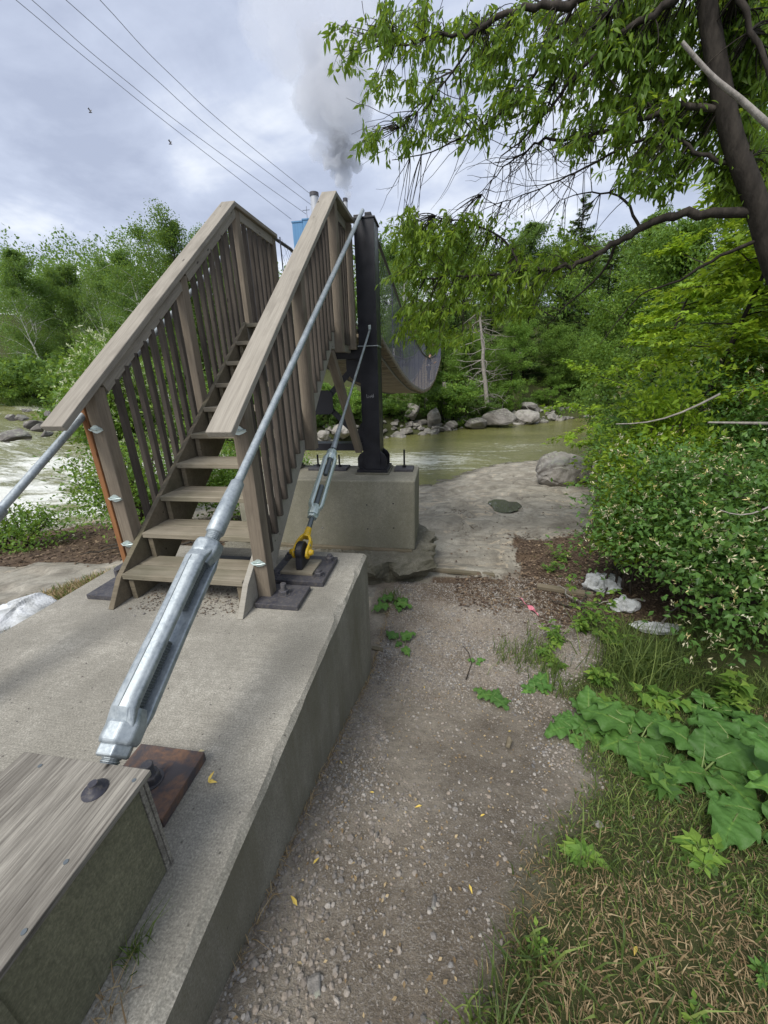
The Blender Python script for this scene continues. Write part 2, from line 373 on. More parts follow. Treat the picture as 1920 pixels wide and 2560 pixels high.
# ------------------------------------------------------------------ terrain
CP = np.array([
 (-.6,0,-.13),(.5,0,-.13),(2,0,-.10),(5,0,.1),(0,-1.5,-.02),(3,-1.5,.1),(-3,-1.5,-.1),(0,1.3,-.61),(1,1.3,-.60),(2.5,1.3,-.52),(5,1.3,-.2),(-.6,2.73,-1.147),(.5,2.73,-1.15),(2,2.73,-1.08),
 (4,2.7,-.8),(-.6,.65,-.37),(-.6,2,-.87),(0,4.4,-1.2),(2.5,4.4,-1.15),(5,4.4,-.9),(0,6,-1.35),(3,6,-1.28),(0,8,-1.5),(3,8,-1.42),(6,7,-1.1),(1,11,-1.75),
 (3.5,11.5,-1.72),(7,10,-1.4),(0,12,-2.02),(-.76,12.74,-2.2),(.8,14.4,-2.2),(2,15.7,-2.2),(3.9,16.7,-2.2),(8,18,-2.2),(14,20,-2.2),(8,14,-1.6),(14,14,-.9),(12,6,.2),(12,0,.8),
 (-2.6,0,-.10),(-2.6,1.5,-.14),(-2.6,2.6,-.22),(-3.2,2.6,-.38),(-3.2,1.2,-.25),(-1.5,3.5,-1.0),(-3,4,-.85),(-5,3.5,-.85),(-4.3,3.0,-.72),(-1.5,4.4,-1.15),(-3,8,-1.6),(-4,11.2,-2.1),(-7.8,10.3,-2.2),(-11,7.1,-2.2),
 (-14,4,-2.2),(-8,6,-1.6),(-7,3,-1.0),(-10,1,-1.2),(-17,0,-2.2),(0,17,-3),(-6,14,-3),(4,21,-3),(-12,12,-3),(-20,8,-3),(14,25,-3.2),(-9,15,-3),
 (-8.4,18.2,-2.2),(-6.85,19.9,-2.2),(-2.6,23.4,-2.2),(-.2,25,-2.2),(1.4,27.3,-2.2),(5.4,28.9,-2.2),(9.4,31.6,-2.2),(16,35,-2.2),(28,38,-2.2),
 (-9,21,-.8),(-6.5,23,-.6),(-2.5,27,-.6),(1.5,31,-.5),(6,33,-.4),(12,37,-.4),(-9,27,1.0),(-2,33,1.1),(6,39,1.2),(16,43,1.4),(-14,22,-.6),(-13,27,.6)], float)
def tps_fit(P):
    n = len(P); d = np.linalg.norm(P[:, None, :2]-P[None, :, :2], axis=2); K = np.where(d > 0, d*d*np.log(d+1e-12), 0)+np.eye(n)*.01
    A = np.zeros((n+3, n+3)); A[:n, :n] = K; A[:n, n] = 1; A[:n, n+1:] = P[:, :2]; A[n, :n] = 1; A[n+1:, :n] = P[:, :2].T
    return np.linalg.solve(A, np.r_[P[:, 2], 0, 0, 0])
TW = tps_fit(CP)
def tps(x, y):
    r = np.zeros_like(x); n = len(CP)
    for i in range(n):
        d2 = (x-CP[i, 0])**2+(y-CP[i, 1])**2+1e-12; r += TW[i]*d2*np.log(d2)*.5
    return r+TW[n]+TW[n+1]*x+TW[n+2]*y
def wz(x, y):
    """water level: the river comes down rapids from the far left"""
    s_ = -.74*x+.67*y; side = smooth(-3, -12, x+.15*y*0)
    return -2.2+side*2.9*smooth(13, 46, s_)
def rockmask(x, y):
    n = .35*fbm(x*1.3, y*1.3, 5, 4)*2
    right = smooth(.0, .25, (y-4.35-.1*x)+n*.7)*smooth(0, .3, (np.interp(y, [4.2, 5, 6, 7, 8, 12, 18], [.8, 1.35, 2.1, 2.85, 3.25, 5.2, 8])+n*.9+1.1*fbm(x*1.1, y*1.6, 55, 4)) - x)
    left = smooth(-.0, .3, (-3.25-x)+n*.8)
    behind = smooth(.0, .2, y-3.0+n*.3)*smooth(0, .2, -.7-x)
    m_ = np.maximum(np.maximum(right, left), behind)
    return m_*smooth(19, 17, y-.3*x)
def gz(x, y, detail=True):
    x = np.atleast_1d(np.asarray(x, float)); y = np.atleast_1d(np.asarray(y, float))
    xc = np.clip(x, -25, 30); yc = np.clip(y, -2, 45)
    z = tps(xc, yc)
    # upstream left: shelving rock bed under rapids, then a bank and a wooded ridge
    s_ = -.74*x+.67*y
    W = wz(x, y)
    up = smooth(-9, -16, x)*smooth(3, 12, y)
    dn = x*.67+y*.74          # across direction of the upstream reach
    near = smooth(-9.5, -14, dn+.12*(s_-15)); fa_ = np.clip(8.6-(s_-20)*.24, .8, 9); far = smooth(0, 5, dn-fa_)
    # near-side and far-side banks of that reach
    bed = W-.35+near*1.0+far*2.0
    z = z*(1-up)+bed*up
    z = z+smooth(50, 60, s_)*3.0*smooth(-8, -18, x)+smooth(60, 78, s_)*7*smooth(-5, -20, x)
    z = z+smooth(42, 75, y)*9*smooth(-20, -5, x)
    if detail:
        rm = rockmask(x, y)
        hh = 6.0*fbm(x*.40+y*.22, y*.62-x*.08, 77, 3); te = np.floor(hh)+smooth(.72, 1., hh-np.floor(hh)); z = z+rm*.085*(te-hh)*smooth(3, 4.5, np.hypot(x, y))
        z = z+rm*(.12*fbm(x*.7+.3*y+.8*fbm(x*.6, y*.6, 5, 2), y*1.1, 21, 5)+.03*fbm(x*2.6, y*3.6, 33, 3)-.05*smooth(.05, .0, np.abs(fbm(x*.5+9, y*.8, 63, 4))))
        z = z+(1-rm)*(.05*fbm(x*1.2, y*1.2, 3, 3)+.012*fbm(x*9, y*9, 9, 3))*smooth(0.0, .6, np.abs(x)+np.abs(y))
        far_ = smooth(14, 30, np.hypot(x, y)); z = z+far_*.5*fbm(x*.35, y*.35, 41, 4)
        # flat where the pool lies in the rock
        d = np.hypot((x-1.41)/.34, (y-8.44)/.5); pw = smooth(2.2, 1.3, d); z = z*(1-pw)+(-1.47-.06*smooth(1.3, .7, d))*pw
    return z
def gz1(x, y): return float(gz([x], [y])[0])
def grassmask(x, y):
    n = .16*fbm(x*2.2, y*2.2, 61, 3)*2
    lim = np.interp(y, [-1, .3, .75, 1.1, 1.5, 2.0, 2.6, 3.0, 3.6, 4.4, 6], [.05, .07, .28, .46, .78, .86, 1.0, 1.3, 1.7, 2.2, 3.0])
    g_ = smooth(-.14, .16, x-lim+n*1.6)
    left = smooth(0, .2, -2.62-x+n)*smooth(-3.35, -3.1, x+n)*smooth(5, 4, y)
    far_ = smooth(14, 20, np.hypot(x, y))
    return np.maximum(np.maximum(g_, left), far_)
def littermask(x, y):
    n = .3*fbm(x*1.7, y*1.7, 71, 4)*2
    a = smooth(0, .3, x-.95+n)*smooth(3.4, 3.8, y+n*.5)*smooth(6.9, 5.9, y+n)+smooth(0, .3, x-np.interp(y, [6, 7, 8, 12], [1.9, 2.6, 3.0, 4.6])+n)*smooth(5.5, 6.5, y)*smooth(14, 12, y)
    b = smooth(.35, .1, np.abs((y-4.3)+n*.5)-.15)*smooth(-.5, 0, x)
    c = smooth(0, .5, -3.2-x+n*2)*smooth(3.9, 4.4, y+n)*smooth(8.5, 6, y)
    return np.clip(np.maximum(np.maximum(a, b*.7), c), 0, 1)
def sinh_axis(n, a, lo, hi, c):
    u0 = np.arcsinh((lo-c)/a); u1 = np.arcsinh((hi-c)/a); return c+a*np.sinh(np.linspace(u0, u1, n))
ax = sinh_axis(560, 3.0, -260, 200, .4); ay = sinh_axis(620, 3.2, -6, 330, 2.0)
GX, GY = np.meshgrid(ax, ay); gx = GX.ravel(); gy = GY.ravel(); gzz = gz(gx, gy)
V = np.c_[gx, gy, gzz]; nx = len(ax); ny = len(ay)
I = np.arange(nx*ny).reshape(ny, nx); F = np.stack([I[:-1, :-1], I[:-1, 1:], I[1:, 1:], I[1:, :-1]], -1).reshape(-1, 4)
rm = rockmask(gx, gy); gm = grassmask(gx, gy); lm = littermask(gx, gy)
m = MT['ground'] = mat('ground', (.2, .17, .14), .95, spec=.15); g = G(m)
o1 = g.co('Object'); a = g.noise(o1, 1.6, 6, .6); b = g.noise(o1, 22, 6, .7); f = g.noise(o1, 140, 3, .7)
dirt = g.ramp(a, [(.36, (.17, .14, .105)), (.62, (.36, .315, .25))]); dirt = g.mix(.6, dirt, g.ramp(b, [(.3, .3), (.65, 1.0)]), 'MULTIPLY')
sp = g.ramp(g.voro(o1, 130, out='Color'), [(.2, (.12, .10, .085)), (.8, (.36, .33, .29))]); dirt = g.mix(g.ramp(f, [(.48, 0.), (.6, .7)]), dirt, sp)
gr = g.ramp(b, [(.3, (.030, .045, .014)), (.7, (.085, .085, .035))])
lit = g.mix(g.ramp(f, [(.4, 0.), (.6, 1.)]), (.05, .034, .024), g.ramp(b, [(.3, (.09, .06, .043)), (.7, (.20, .15, .10))]))
c = g.mix(g.attr('grass'), dirt, gr); c = g.mix(g.attr('litter'), c, lit)
# bedrock colours: grey gneiss with pale and ochre veins along the foliation
rv = g.co('Object', (1.1, 1.0, 1.5), rot=(0, 0, .3)); ra = g.noise(rv, 1.3, 10, .66, 1.2); rb = g.noise(g.co('Object', (1.3, 1.3, 2), rot=(0, 0, .25)), 2.3, 9, .72, 1.0)
rc = g.ramp(ra, [(.30, (.17, .15, .12)), (.64, (.40, .375, .315)), (.47, (.30, .275, .225))])
rc = g.mix(g.ramp(rb, [(.40, .6), (.52, 0.)]), rc, (.16, .145, .12))
vein = g.noise(g.co('Object', (.5, .8, 1), rot=(0, 0, .3)), 1.6, 5, .5, 1.4)
rc = g.mix(g.ramp(vein, [(.575, 0.), (.59, .55), (.60, .55), (.62, 0.)]), rc, (.50, .42, .31))
rc = g.mix(.45, rc, g.ramp(g.noise(o1, 60, 4, .7), [(.3, .35), (.65, 1.0)]), 'MULTIPLY')
crk = g.N.new('ShaderNodeTexVoronoi'); crk.feature = 'DISTANCE_TO_EDGE'; crk.inputs['Scale'].default_value = .9
dv = g.N.new('ShaderNodeVectorMath'); dv.operation = 'ADD'; nn = g.N.new('ShaderNodeTexNoise'); nn.inputs['Scale'].default_value = 1.7; nn.inputs['Detail'].default_value = 5
g.L.new(o1, nn.inputs['Vector']); g.L.new(g.co('Object', (.35, 1.1, .5)), dv.inputs[0]); g.L.new(nn.outputs['Color'], dv.inputs[1]); g.L.new(dv.outputs[0], crk.inputs['Vector'])
ck = g.math('MULTIPLY', g.ramp(crk.outputs['Distance'], [(.004, 1.0), (.014, 0.)]), g.ramp(g.noise(o1, .9, 3), [(.5, 0.), (.6, 1.)])); rc = g.mix(g.math('MULTIPLY', ck, .7), rc, (.05, .04, .03))
litr = g.ramp(g.math('ADD', g.attr('litter'), g.math('MULTIPLY', g.math('SUBTRACT', ra, .5), 1.2)), [(.45, 0.), (.6, 1.)])
rc = g.mix(litr, rc, lit)
rr = g.ramp(g.math('ADD', g.attr('rock'), g.math('MULTIPLY', g.math('SUBTRACT', b, .5), .5)), [(.42, 0.), (.58, 1.)])
c = g.mix(rr, c, rc)
wet = g.attr('wet'); c = g.mix(g.math('MULTIPLY', wet, .6), c, (.05, .045, .035))
g.color(c); g.bump(g.mix(rr, g.math('ADD', b, g.math('MULTIPLY', f, .6)), g.math('SUBTRACT', g.math('ADD', ra, g.math('MULTIPLY', rb, .6)), g.math('MULTIPLY', ck, .5))), .55, .02)
g.rough(g.ramp(wet, [(.2, .93), (.8, .25)]))
wl = wz(gx, gy); wetv = smooth(.12, .02, gzz-wl)*smooth(-1, 0, gzz-wl+1)
att = dict(rock=rm, grass=gm, litter=lm, wet=np.clip(wetv, 0, 1))
fr = rm[F].mean(1) > .5
def sub(name, sel, kind_mat):
    Fs = F[sel]; u, inv = np.unique(Fs, return_inverse=True)
    o = mesh_np(name, V[u], inv.reshape(Fs.shape), kind_mat, smooth_=True, tint={k_: v_[u] for k_, v_ in att.items()}); tag(o, kind='structure'); return o
sub('bedrock', fr, MT['ground']); sub('ground', ~fr, MT['ground'])

# ------------------------------------------------------------------ river
wx = sinh_axis(420, 9, -180, 120, 1); wy = sinh_axis(460, 10, 4.5, 170, 15)
WX, WY = np.meshgrid(wx, wy); X = WX.ravel(); Y = WY.ravel(); Z = wz(X, Y); dep = Z-gz(X, Y, False)
rap = np.clip(smooth(-8, -15, X)*1.0, 0, 1); inr = smooth(0, .5, dep)
amp = .014+.10*rap
Z = Z+amp*(fbm(X*.9, Y*1.4, 81, 4)*2+.8*fbm(X*3.1, Y*4.3, 83, 3))
foam = rap*(.34+.62*smooth(-.04, .14, fbm(X*.28+Y*.2, Y*.45, 91, 5)))*(1-.45*smooth(24, 34, -.74*X+.67*Y))
# fast tongue below the rapids
tong = np.exp(-(((X+1.5)/4.2)**2+((Y-16.6-.12*X)/2.3)**2))
foam = np.clip(foam+1.0*np.exp(-(((X+13)/4.8)**2+((Y-9.6)/3.0)**2))*smooth(-.3, .05, fbm(X*.8, Y*1.1, 95, 3))+tong*.62+np.exp(-(((X+9)/5)**2+((Y-14)/3)**2))*.65+.30*np.exp(-(((X-4)/3)**2+((Y-20)/1.6)**2)), 0, 1)
nx = len(wx); ny = len(wy); I = np.arange(nx*ny).reshape(ny, nx); F2 = np.stack([I[:-1, :-1], I[:-1, 1:], I[1:, 1:], I[1:, :-1]], -1).reshape(-1, 4)
keep = (dep[F2].max(1) > -.15); F2 = F2[keep]; u, inv = np.unique(F2, return_inverse=True)
m = MT['water'] = mat('river_water', (.11, .115, .035), .12, spec=.5); g = G(m)
o1 = g.co('Object', (.7, 1.6, 1)); st = g.noise(g.co('Object', (.35, 1.5, 1)), 2.2, 8, .68, 1.1); st2 = g.noise(g.co('Object', (1, 2, 1)), 7, 6, .7, .8)
fo = g.math('MULTIPLY', g.math('ADD', g.math('MULTIPLY', st, .65), g.math('MULTIPLY', st2, .35)), 1.0)
fm = g.ramp(g.math('ADD', fo, g.math('MULTIPLY', g.attr('foam'), .33)), [(.62, 0.), (.78, 1.)])
base = g.ramp(g.noise(g.co('Object', (.12, .35, 1)), 1.5, 4), [(.35, (.12, .125, .04)), (.65, (.18, .18, .06))])
milky = g.mix(g.math('MULTIPLY', g.attr('foam'), .65), base, (.33, .33, .21))
g.color(g.mix(g.math('MULTIPLY', fm, .9), milky, (.72, .73, .68))); g.rough(g.ramp(fm, [(0., .10), (1., .6)]))
wv = g.noise(o1, 3.2, 6, .6, .8); wv2 = g.noise(g.co('Object', (1.2, 3, 1)), 9, 4); g.bump(g.math('ADD', g.math('ADD', wv, g.math('MULTIPLY', wv2, .3)), g.math('MULTIPLY', fm, .25)), .6, .12)
tag(mesh_np('river', np.c_[X, Y, Z][u], inv.reshape(F2.shape), MT['water'], smooth_=True, tint=dict(foam=foam[u])), kind='structure')
# rain pool in the rock
mb = MB(); n = 40; pz = -1.487; pts = []
for i in range(n):
    a = 2*math.pi*i/n; r_ = 1+.16*math.sin(3*a+1)+.09*math.sin(5*a)+.05*math.sin(9*a+2); pts.append((1.41+.36*r_*math.cos(a), 8.44+.46*r_*math.sin(a), pz))
mb.add(pts+[(1.41, 8.44, pz)], [(i, (i+1) % n, n) for i in range(n)])
MT['pool'] = mat('pool_water', (.09, .09, .075), .02, spec=.9)
tag(mb.build('rain_pool', MT['pool'], origin=(1.41, 8.44, pz)), kind='structure')

# ------------------------------------------------------------------ small scattered solids (numpy batches)
ICO_V = None
def ico():
    global ICO_V, ICO_F
    if ICO_V is None:
        t = (1+5**.5)/2; v = np.array([(-1, t, 0), (1, t, 0), (-1, -t, 0), (1, -t, 0), (0, -1, t), (0, 1, t), (0, -1, -t), (0, 1, -t), (t, 0, -1), (t, 0, 1), (-t, 0, -1), (-t, 0, 1)], float)
        ICO_V = v/np.linalg.norm(v[0]); ICO_F = np.array([(0, 11, 5), (0, 5, 1), (0, 1, 7), (0, 7, 10), (0, 10, 11), (1, 5, 9), (5, 11, 4), (11, 10, 2), (10, 7, 6), (7, 1, 8), (3, 9, 4), (3, 4, 2), (3, 2, 6), (3, 6, 8), (3, 8, 9), (4, 9, 5), (2, 4, 11), (6, 2, 10), (8, 6, 7), (9, 8, 1)])
    return ICO_V, ICO_F
def stones(P, S, flat=.6, seed=1):
    r = np.random.RandomState(seed); v, f = ico(); n = len(P); k = len(v)
    W_ = v[None]*(1+.35*(r.rand(n, k, 1)-.5)); W_ = W_*(S[:, None, None]*(.6+.8*r.rand(n, 1, 3)))
    a = r.rand(n)*6.28; t = (r.rand(n)-.5)*.9; ca, sa, ct, st_ = np.cos(a), np.sin(a), np.cos(t), np.sin(t)
    W_[:, :, 2] *= flat
    x = W_[:, :, 0]; y = W_[:, :, 1]*ct[:, None]-W_[:, :, 2]*st_[:, None]; z = W_[:, :, 1]*st_[:, None]+W_[:, :, 2]*ct[:, None]
    X = x*ca[:, None]-y*sa[:, None]; Y = x*sa[:, None]+y*ca[:, None]
    Vv = np.stack([X, Y, z], -1)+P[:, None]; Ff = f[None]+(np.arange(n)*k)[:, None, None]
    return Vv.reshape(-1, 3), Ff.reshape(-1, 3), np.repeat(r.rand(n), k)
m = MT['gravel'] = mat('gravel', (.3, .29, .28), .85, spec=.25); g = G(m)
col = g.ramp(g.attr('tint'), [(0., (.10, .105, .11)), (1., (.52, .50, .46)), (.3, (.24, .24, .24)), (.55, (.35, .335, .31)), (.72, (.37, .32, .27)), (.86, (.44, .425, .40))])
col = g.mix(.5, col, g.ramp(g.noise(g.co('Object'), 120, 3), [(.3, .35), (.7, 1.0)]), 'MULTIPLY'); g.color(g.mix(g.ramp(g.noise(g.co('Object'), 3.5, 4), [(.35, .15), (.65, .6)]), col, (.23, .185, .14)))
n = 90000; px = -.58+rs.rand(n)*2.9; py = -.2+rs.rand(n)**.75*4.9
den = (1-.992*grassmask(px, py))*(1-.7*littermask(px, py))*(1-.97*rockmask(px, py))
pth = smooth(2.1, 2.9, py)                                   # loose gravel further down, packed earth near
packed = np.exp(-((px-.15-.1*py)/.42)**2)*(1-pth)
clump = smooth(-.12, .16, fbm(px*2.6, py*2.6, 101, 3))
den = den*(pth*.95+(1-pth)*(.10+.42*clump)*(1-.72*packed))
den = np.maximum(den, (px < -.34+.07*np.sin(py*5))*(1-rockmask(px, py))*.85)
k = rs.rand(n) < den; px, py = px[k], py[k]; sz = .0038+.0062*rs.rand(len(px))**2.4+.009*(rs.rand(len(px)) > .975)*rs.rand(len(px))
P = np.c_[px, py, gz(px, py)+sz*.25]; Vv, Ff, T = stones(P, sz, .65, 3)
o = mesh_np('gravel', Vv, Ff, MT['gravel'], tint=T); tag(o, kind='stuff')
# ------------------------------------------------------------------ concrete anchor slab
YZ = lambda x: Matrix(((0, 0, 1, x), (1, 0, 0, 0), (0, 1, 0, 0), (0, 0, 0, 1)))    # local x,y -> world Y,Z ; thickness along X
XY = lambda z: Matrix.Translation((0, 0, z))
def slab_mesh(x0, x1, y0, y1, z0, z1, ch=.018, n=240):
    m = MB(); ys = np.linspace(y0, y1, n); P = []
    for i, y in enumerate(ys):
        j = .8+1.7*float(vnoise(y*11, 0, 5))**2*(.4+1.6*float(vnoise(y*2.3, 3, 6))); c1 = ch*j; c2 = ch*(.6+.8*float(vnoise(y*14, 1, 8)))
        c = c1; P.append([(x0, z0), (x0, z1-ch), (x0+ch, z1), (x1-c, z1), (x1, z1-c2), (x1, z0)])
    V = [(p[0], ys[i], p[1]) for i, r_ in enumerate(P) for p in r_]; k = 6; F = []
    for i in range(n-1):
        for q in range(k-1): F.append((i*k+q, (i+1)*k+q, (i+1)*k+q+1, i*k+q+1))
    F += [tuple(range(k)), tuple((n-1)*k+q for q in reversed(range(k)))]
    F = [tuple(reversed(f)) for f in F]
    m.add(V, F); return m
o = slab_mesh(-2.54, -.591, -1.5, 2.734, -1.7, 0).build('concrete_slab', MT['conc'], origin=(-1.56, .6, -1.0))
tag(o, 'long weathered concrete anchor slab that the wooden stairs stand on', 'concrete slab')

# ------------------------------------------------------------------ concrete pier with footing
t = thing('concrete_pier', (-1.55, 5.0, -1.1), 'square grey concrete pier under the black steel tower', 'pier')
MB().box((-2.78, 4.62, -.86), (-.338, 5.46, .10)).build('block', MT['pier'], t, bevel=.022, origin=(-1.56, 5.04, -.4))
mb = MB(); r0 = np.random.RandomState(5); n = 64; ring = []
for lev, (gx_, zt) in enumerate(((.10, -.865), (.20, -.90), (.24, -1.02), (.12, -1.20), (.2, -1.6))):
    row = []
    for i in range(n):
        a = i/n*4; s_ = int(a); q = a-s_
        x0_, x1_, y0_, y1_ = -2.85, -.34, 4.5, 5.5
        cx_, cy_ = [(x0_+(x1_-x0_)*q, y0_), (x1_, y0_+(y1_-y0_)*q), (x1_-(x1_-x0_)*q, y1_), (x0_, y1_-(y1_-y0_)*q)][s_]
        dx, dy = [(0, -1), (1, 0), (0, 1), (-1, 0)][s_]
        g_ = gx_*(.55+.9*r0.rand()) if lev else gx_*.6
        row.append((cx_+dx*g_, cy_+dy*g_, zt+.05*(r0.rand()-.5)*(lev > 0)))
    ring.append(row)
Vf = [p for row in ring for p in row]; Ff = [(l*n+i, l*n+(i+1) % n, (l+1)*n+(i+1) % n, (l+1)*n+i) for l in range(4) for i in range(n)]
Ff = [tuple(reversed(f)) for f in Ff]+[tuple(range(n))]
mb.add(Vf, Ff); o = mb.build('footing', MT['rough'], t)
sd = o.modifiers.new('sub', 'SUBSURF'); sd.subdivision_type = 'SIMPLE'; sd.levels = sd.render_levels = 3
tx = bpy.data.textures.new('rough_tex', 'CLOUDS'); tx.noise_scale = .12; tx.noise_depth = 4
dm = o.modifiers.new('disp', 'DISPLACE'); dm.texture = tx; dm.strength = .075; dm.mid_level = .5; dm.texture_coords = 'GLOBAL'
board('form_board', (-2.6, 4.585, -.845), (-.37, 4.585, -.86), .06, .05, MT['string'], t, side=(0, 1, 0), bev=.008, wob=.006)
board('form_board', (-2.5, 4.56, -.885), (-.375, 4.555, -.90), .05, .035, MT['tread'], t, side=(0, 1, 0), bev=.008, wob=.008)
for x_ in (-2.2, -1.6, -.97, -.62):
    for z_ in (-.22, -.56): mb = MB(); mb.lathe((x_, 4.623, z_+.02*math.sin(x_*9)), (x_, 4.60, z_), [(0, .011), (.006, .011)], 10); mb.build('tie_hole', MT['black'], t)

# ------------------------------------------------------------------ black steel tower
def cyl(name, p0, p1, r, m_, parent, n=14): return MB().lathe(p0, p1, [(0, r), ((Vector(p1)-Vector(p0)).length, r)], n).build(name, m_, parent, origin=p0)
def wings(cx_, sy, y, parent):
    """notched stiffener plates beside the foot of a column"""
    for s_ in (-1, 1):
        a = cx_+s_*.115; pl = [(0, .16), (s_*.055, .16), (s_*.085, .19), (s_*.085, .31), (s_*.055, .36), (0, .40)]
        M_ = Matrix(((1, 0, 0, a), (0, 0, -1, y), (0, 1, 0, 0), (0, 0, 0, 1)))
        MB().prism(pl if s_ > 0 else pl[::-1], M_, .018).build('stiffener', MT['black'], parent, bevel=.003)
t = thing('bridge_tower', (-1.6, 5.1, .1), 'black painted steel tower holding up the near end of the footbridge', 'bridge tower')
for cx_ in (-.945, -2.285):
    mb = MB(); mb.box((cx_-.115, 4.98, .16), (cx_+.115, 4.998, 3.0)); mb.box((cx_-.115, 5.262, .16), (cx_+.115, 5.28, 3.0)); mb.box((cx_-.108, 4.998, .16), (cx_-.094, 5.262, 3.0)); mb.box((cx_+.094, 4.998, .16), (cx_+.112, 5.262, 3.0))
    tt = t; t = mb.build('column', MT['black'], tt, bevel=.002)
    MB().box((cx_-.122, 4.97, 3.0), (cx_+.128, 5.30, 3.018)).build('cap_plate', MT['black'], t, bevel=.003)
    mb = MB(); mb.box((cx_-.115, 4.985, 3.018), (cx_-.045, 5.27, 3.045)); mb.box((cx_+.012, 4.985, 3.018), (cx_+.085, 5.27, 3.06)); mb.build('saddle', MT['black'], t, bevel=.006)
    MB().box((cx_-.225, 4.90, .10), (cx_+.235, 5.40, .123)).build('grout_pad', MT['rough'], t, bevel=.006)
    MB().box((cx_-.205, 4.93, .123), (cx_+.215, 5.38, .16)).build('base_plate', MT['black'], t, bevel=.004)
    wings(cx_, 1, 4.995, t); wings(cx_, 1, 5.27, t)
    cyl('clamp', (cx_-.125, 4.97, 1.70), (cx_+.125, 4.97, 1.70), .007, MT['galv'], t)
    MB().box((cx_+.113, 5.0, 1.69), (cx_+.122, 5.27, 1.71)).build('clamp', MT['galv'], t); t = tt
MB().box((-2.17, 5.02, 1.56), (-1.06, 5.24, 1.72)).build('cross_beam', MT['black'], t, bevel=.004)
MB().box((-2.17, 5.04, .40), (-1.06, 5.22, .50)).build('cross_beam', MT['black'], t, bevel=.004)
for s_ in (-1, 1):
    board('brace', (-1.61+s_*.54, 5.115, 1.56), (-1.61-s_*.54, 5.115, .50), .012, .075, MT['black'], t, side=(0, 1, 0), bev=.002) if s_ > 0 else board('brace', (-1.61+s_*.54, 5.145, 1.56), (-1.61-s_*.54, 5.145, .50), .012, .075, MT['black'], t, side=(0, 1, 0), bev=.002)
for pl in ([(-1.70, .88), (-1.52, .88), (-1.47, .92), (-1.47, 1.16), (-1.53, 1.19), (-1.70, 1.19), (-1.76, 1.14), (-1.76, .92)],
           [(-1.26, 1.56), (-1.06, 1.56), (-1.06, 1.26), (-1.17, 1.30), (-1.26, 1.40)], [(-1.82, 1.56), (-2.0, 1.30), (-2.17, 1.26), (-2.17, 1.56)],
           [(-1.10, .76), (-1.06, .76), (-1.06, .5), (-1.24, .5)], [(-2.17, .76), (-2.12, .76), (-1.94, .5), (-2.17, .5)]):
    MB().prism(pl, Matrix(((1, 0, 0, 0), (0, 0, -1, 5.10), (0, 1, 0, 0), (0, 0, 0, 1))), .014).build('gusset_plate', MT['black'], t, bevel=.002)
# chalk scribble on the column, a few strokes about 8 cm wide
mb = MB(); scr = [[(-.985, 1.135), (-.981, 1.09), (-.962, 1.10)], [(-.958, 1.12), (-.955, 1.092), (-.942, 1.112), (-.935, 1.092), (-.93, 1.12)], [(-.918, 1.13), (-.912, 1.09)], [(-.926, 1.108), (-.895, 1.118)], [(-.90, 1.14), (-.896, 1.095)]]
for st_ in scr: mb.tube([(x, 4.9785, z) for x, z in st_], .0022, 4)
mb.build('chalk_mark', mat('chalk', (.55, .55, .55), .9), t)

# ------------------------------------------------------------------ cables and turnbuckles
def rope(name, P, r, m_, parent=None, lobes=7, pitch=.24, n=28, step=.012):
    P = [Vector(p) for p in P]; pts = []
    for a, b in zip(P[:-1], P[1:]):
        k_ = max(1, int((b-a).length/step)); pts += [a.lerp(b, i/k_) for i in range(k_)]
    pts.append(P[-1]); Pn = np.array(pts); D = np.gradient(Pn, axis=0); D /= np.linalg.norm(D, axis=1)[:, None]
    up = np.array([1., 0, 0]); Yv = up-D*(D@up)[:, None]; Yv /= np.linalg.norm(Yv, axis=1)[:, None]; Zv = np.cross(D, Yv)
    s_ = np.r_[0, np.cumsum(np.linalg.norm(np.diff(Pn, axis=0), axis=1))]; a = np.arange(n)/n*2*np.pi
    R_ = r*(.93+.10*np.abs(np.cos(lobes*(a[None]+s_[:, None]*2*np.pi/pitch)/2)))
    Vv = Pn[:, None]+Yv[:, None]*(np.cos(a)*R_)[:, :, None]+Zv[:, None]*(np.sin(a)*R_)[:, :, None]
    m_n = len(Pn); I_ = np.arange(m_n*n).reshape(m_n, n); J = np.roll(I_, -1, 1)
    return mesh_np(name, Vv.reshape(-1, 3), np.stack([I_[:-1], J[:-1], J[1:], I_[1:]], -1).reshape(-1, 4), m_, parent, smooth_=True)
def thread(mb, p0, p1, r, pitch=.009):
    Ln = (Vector(p1)-Vector(p0)).length; n = int(Ln/pitch); prof = []
    for i in range(n): prof += [(i*pitch, r*.88), (i*pitch+pitch*.3, r), (i*pitch+pitch*.6, r), (i*pitch+pitch*.9, r*.88)]
    mb.lathe(p0, p1, prof, 18, False)
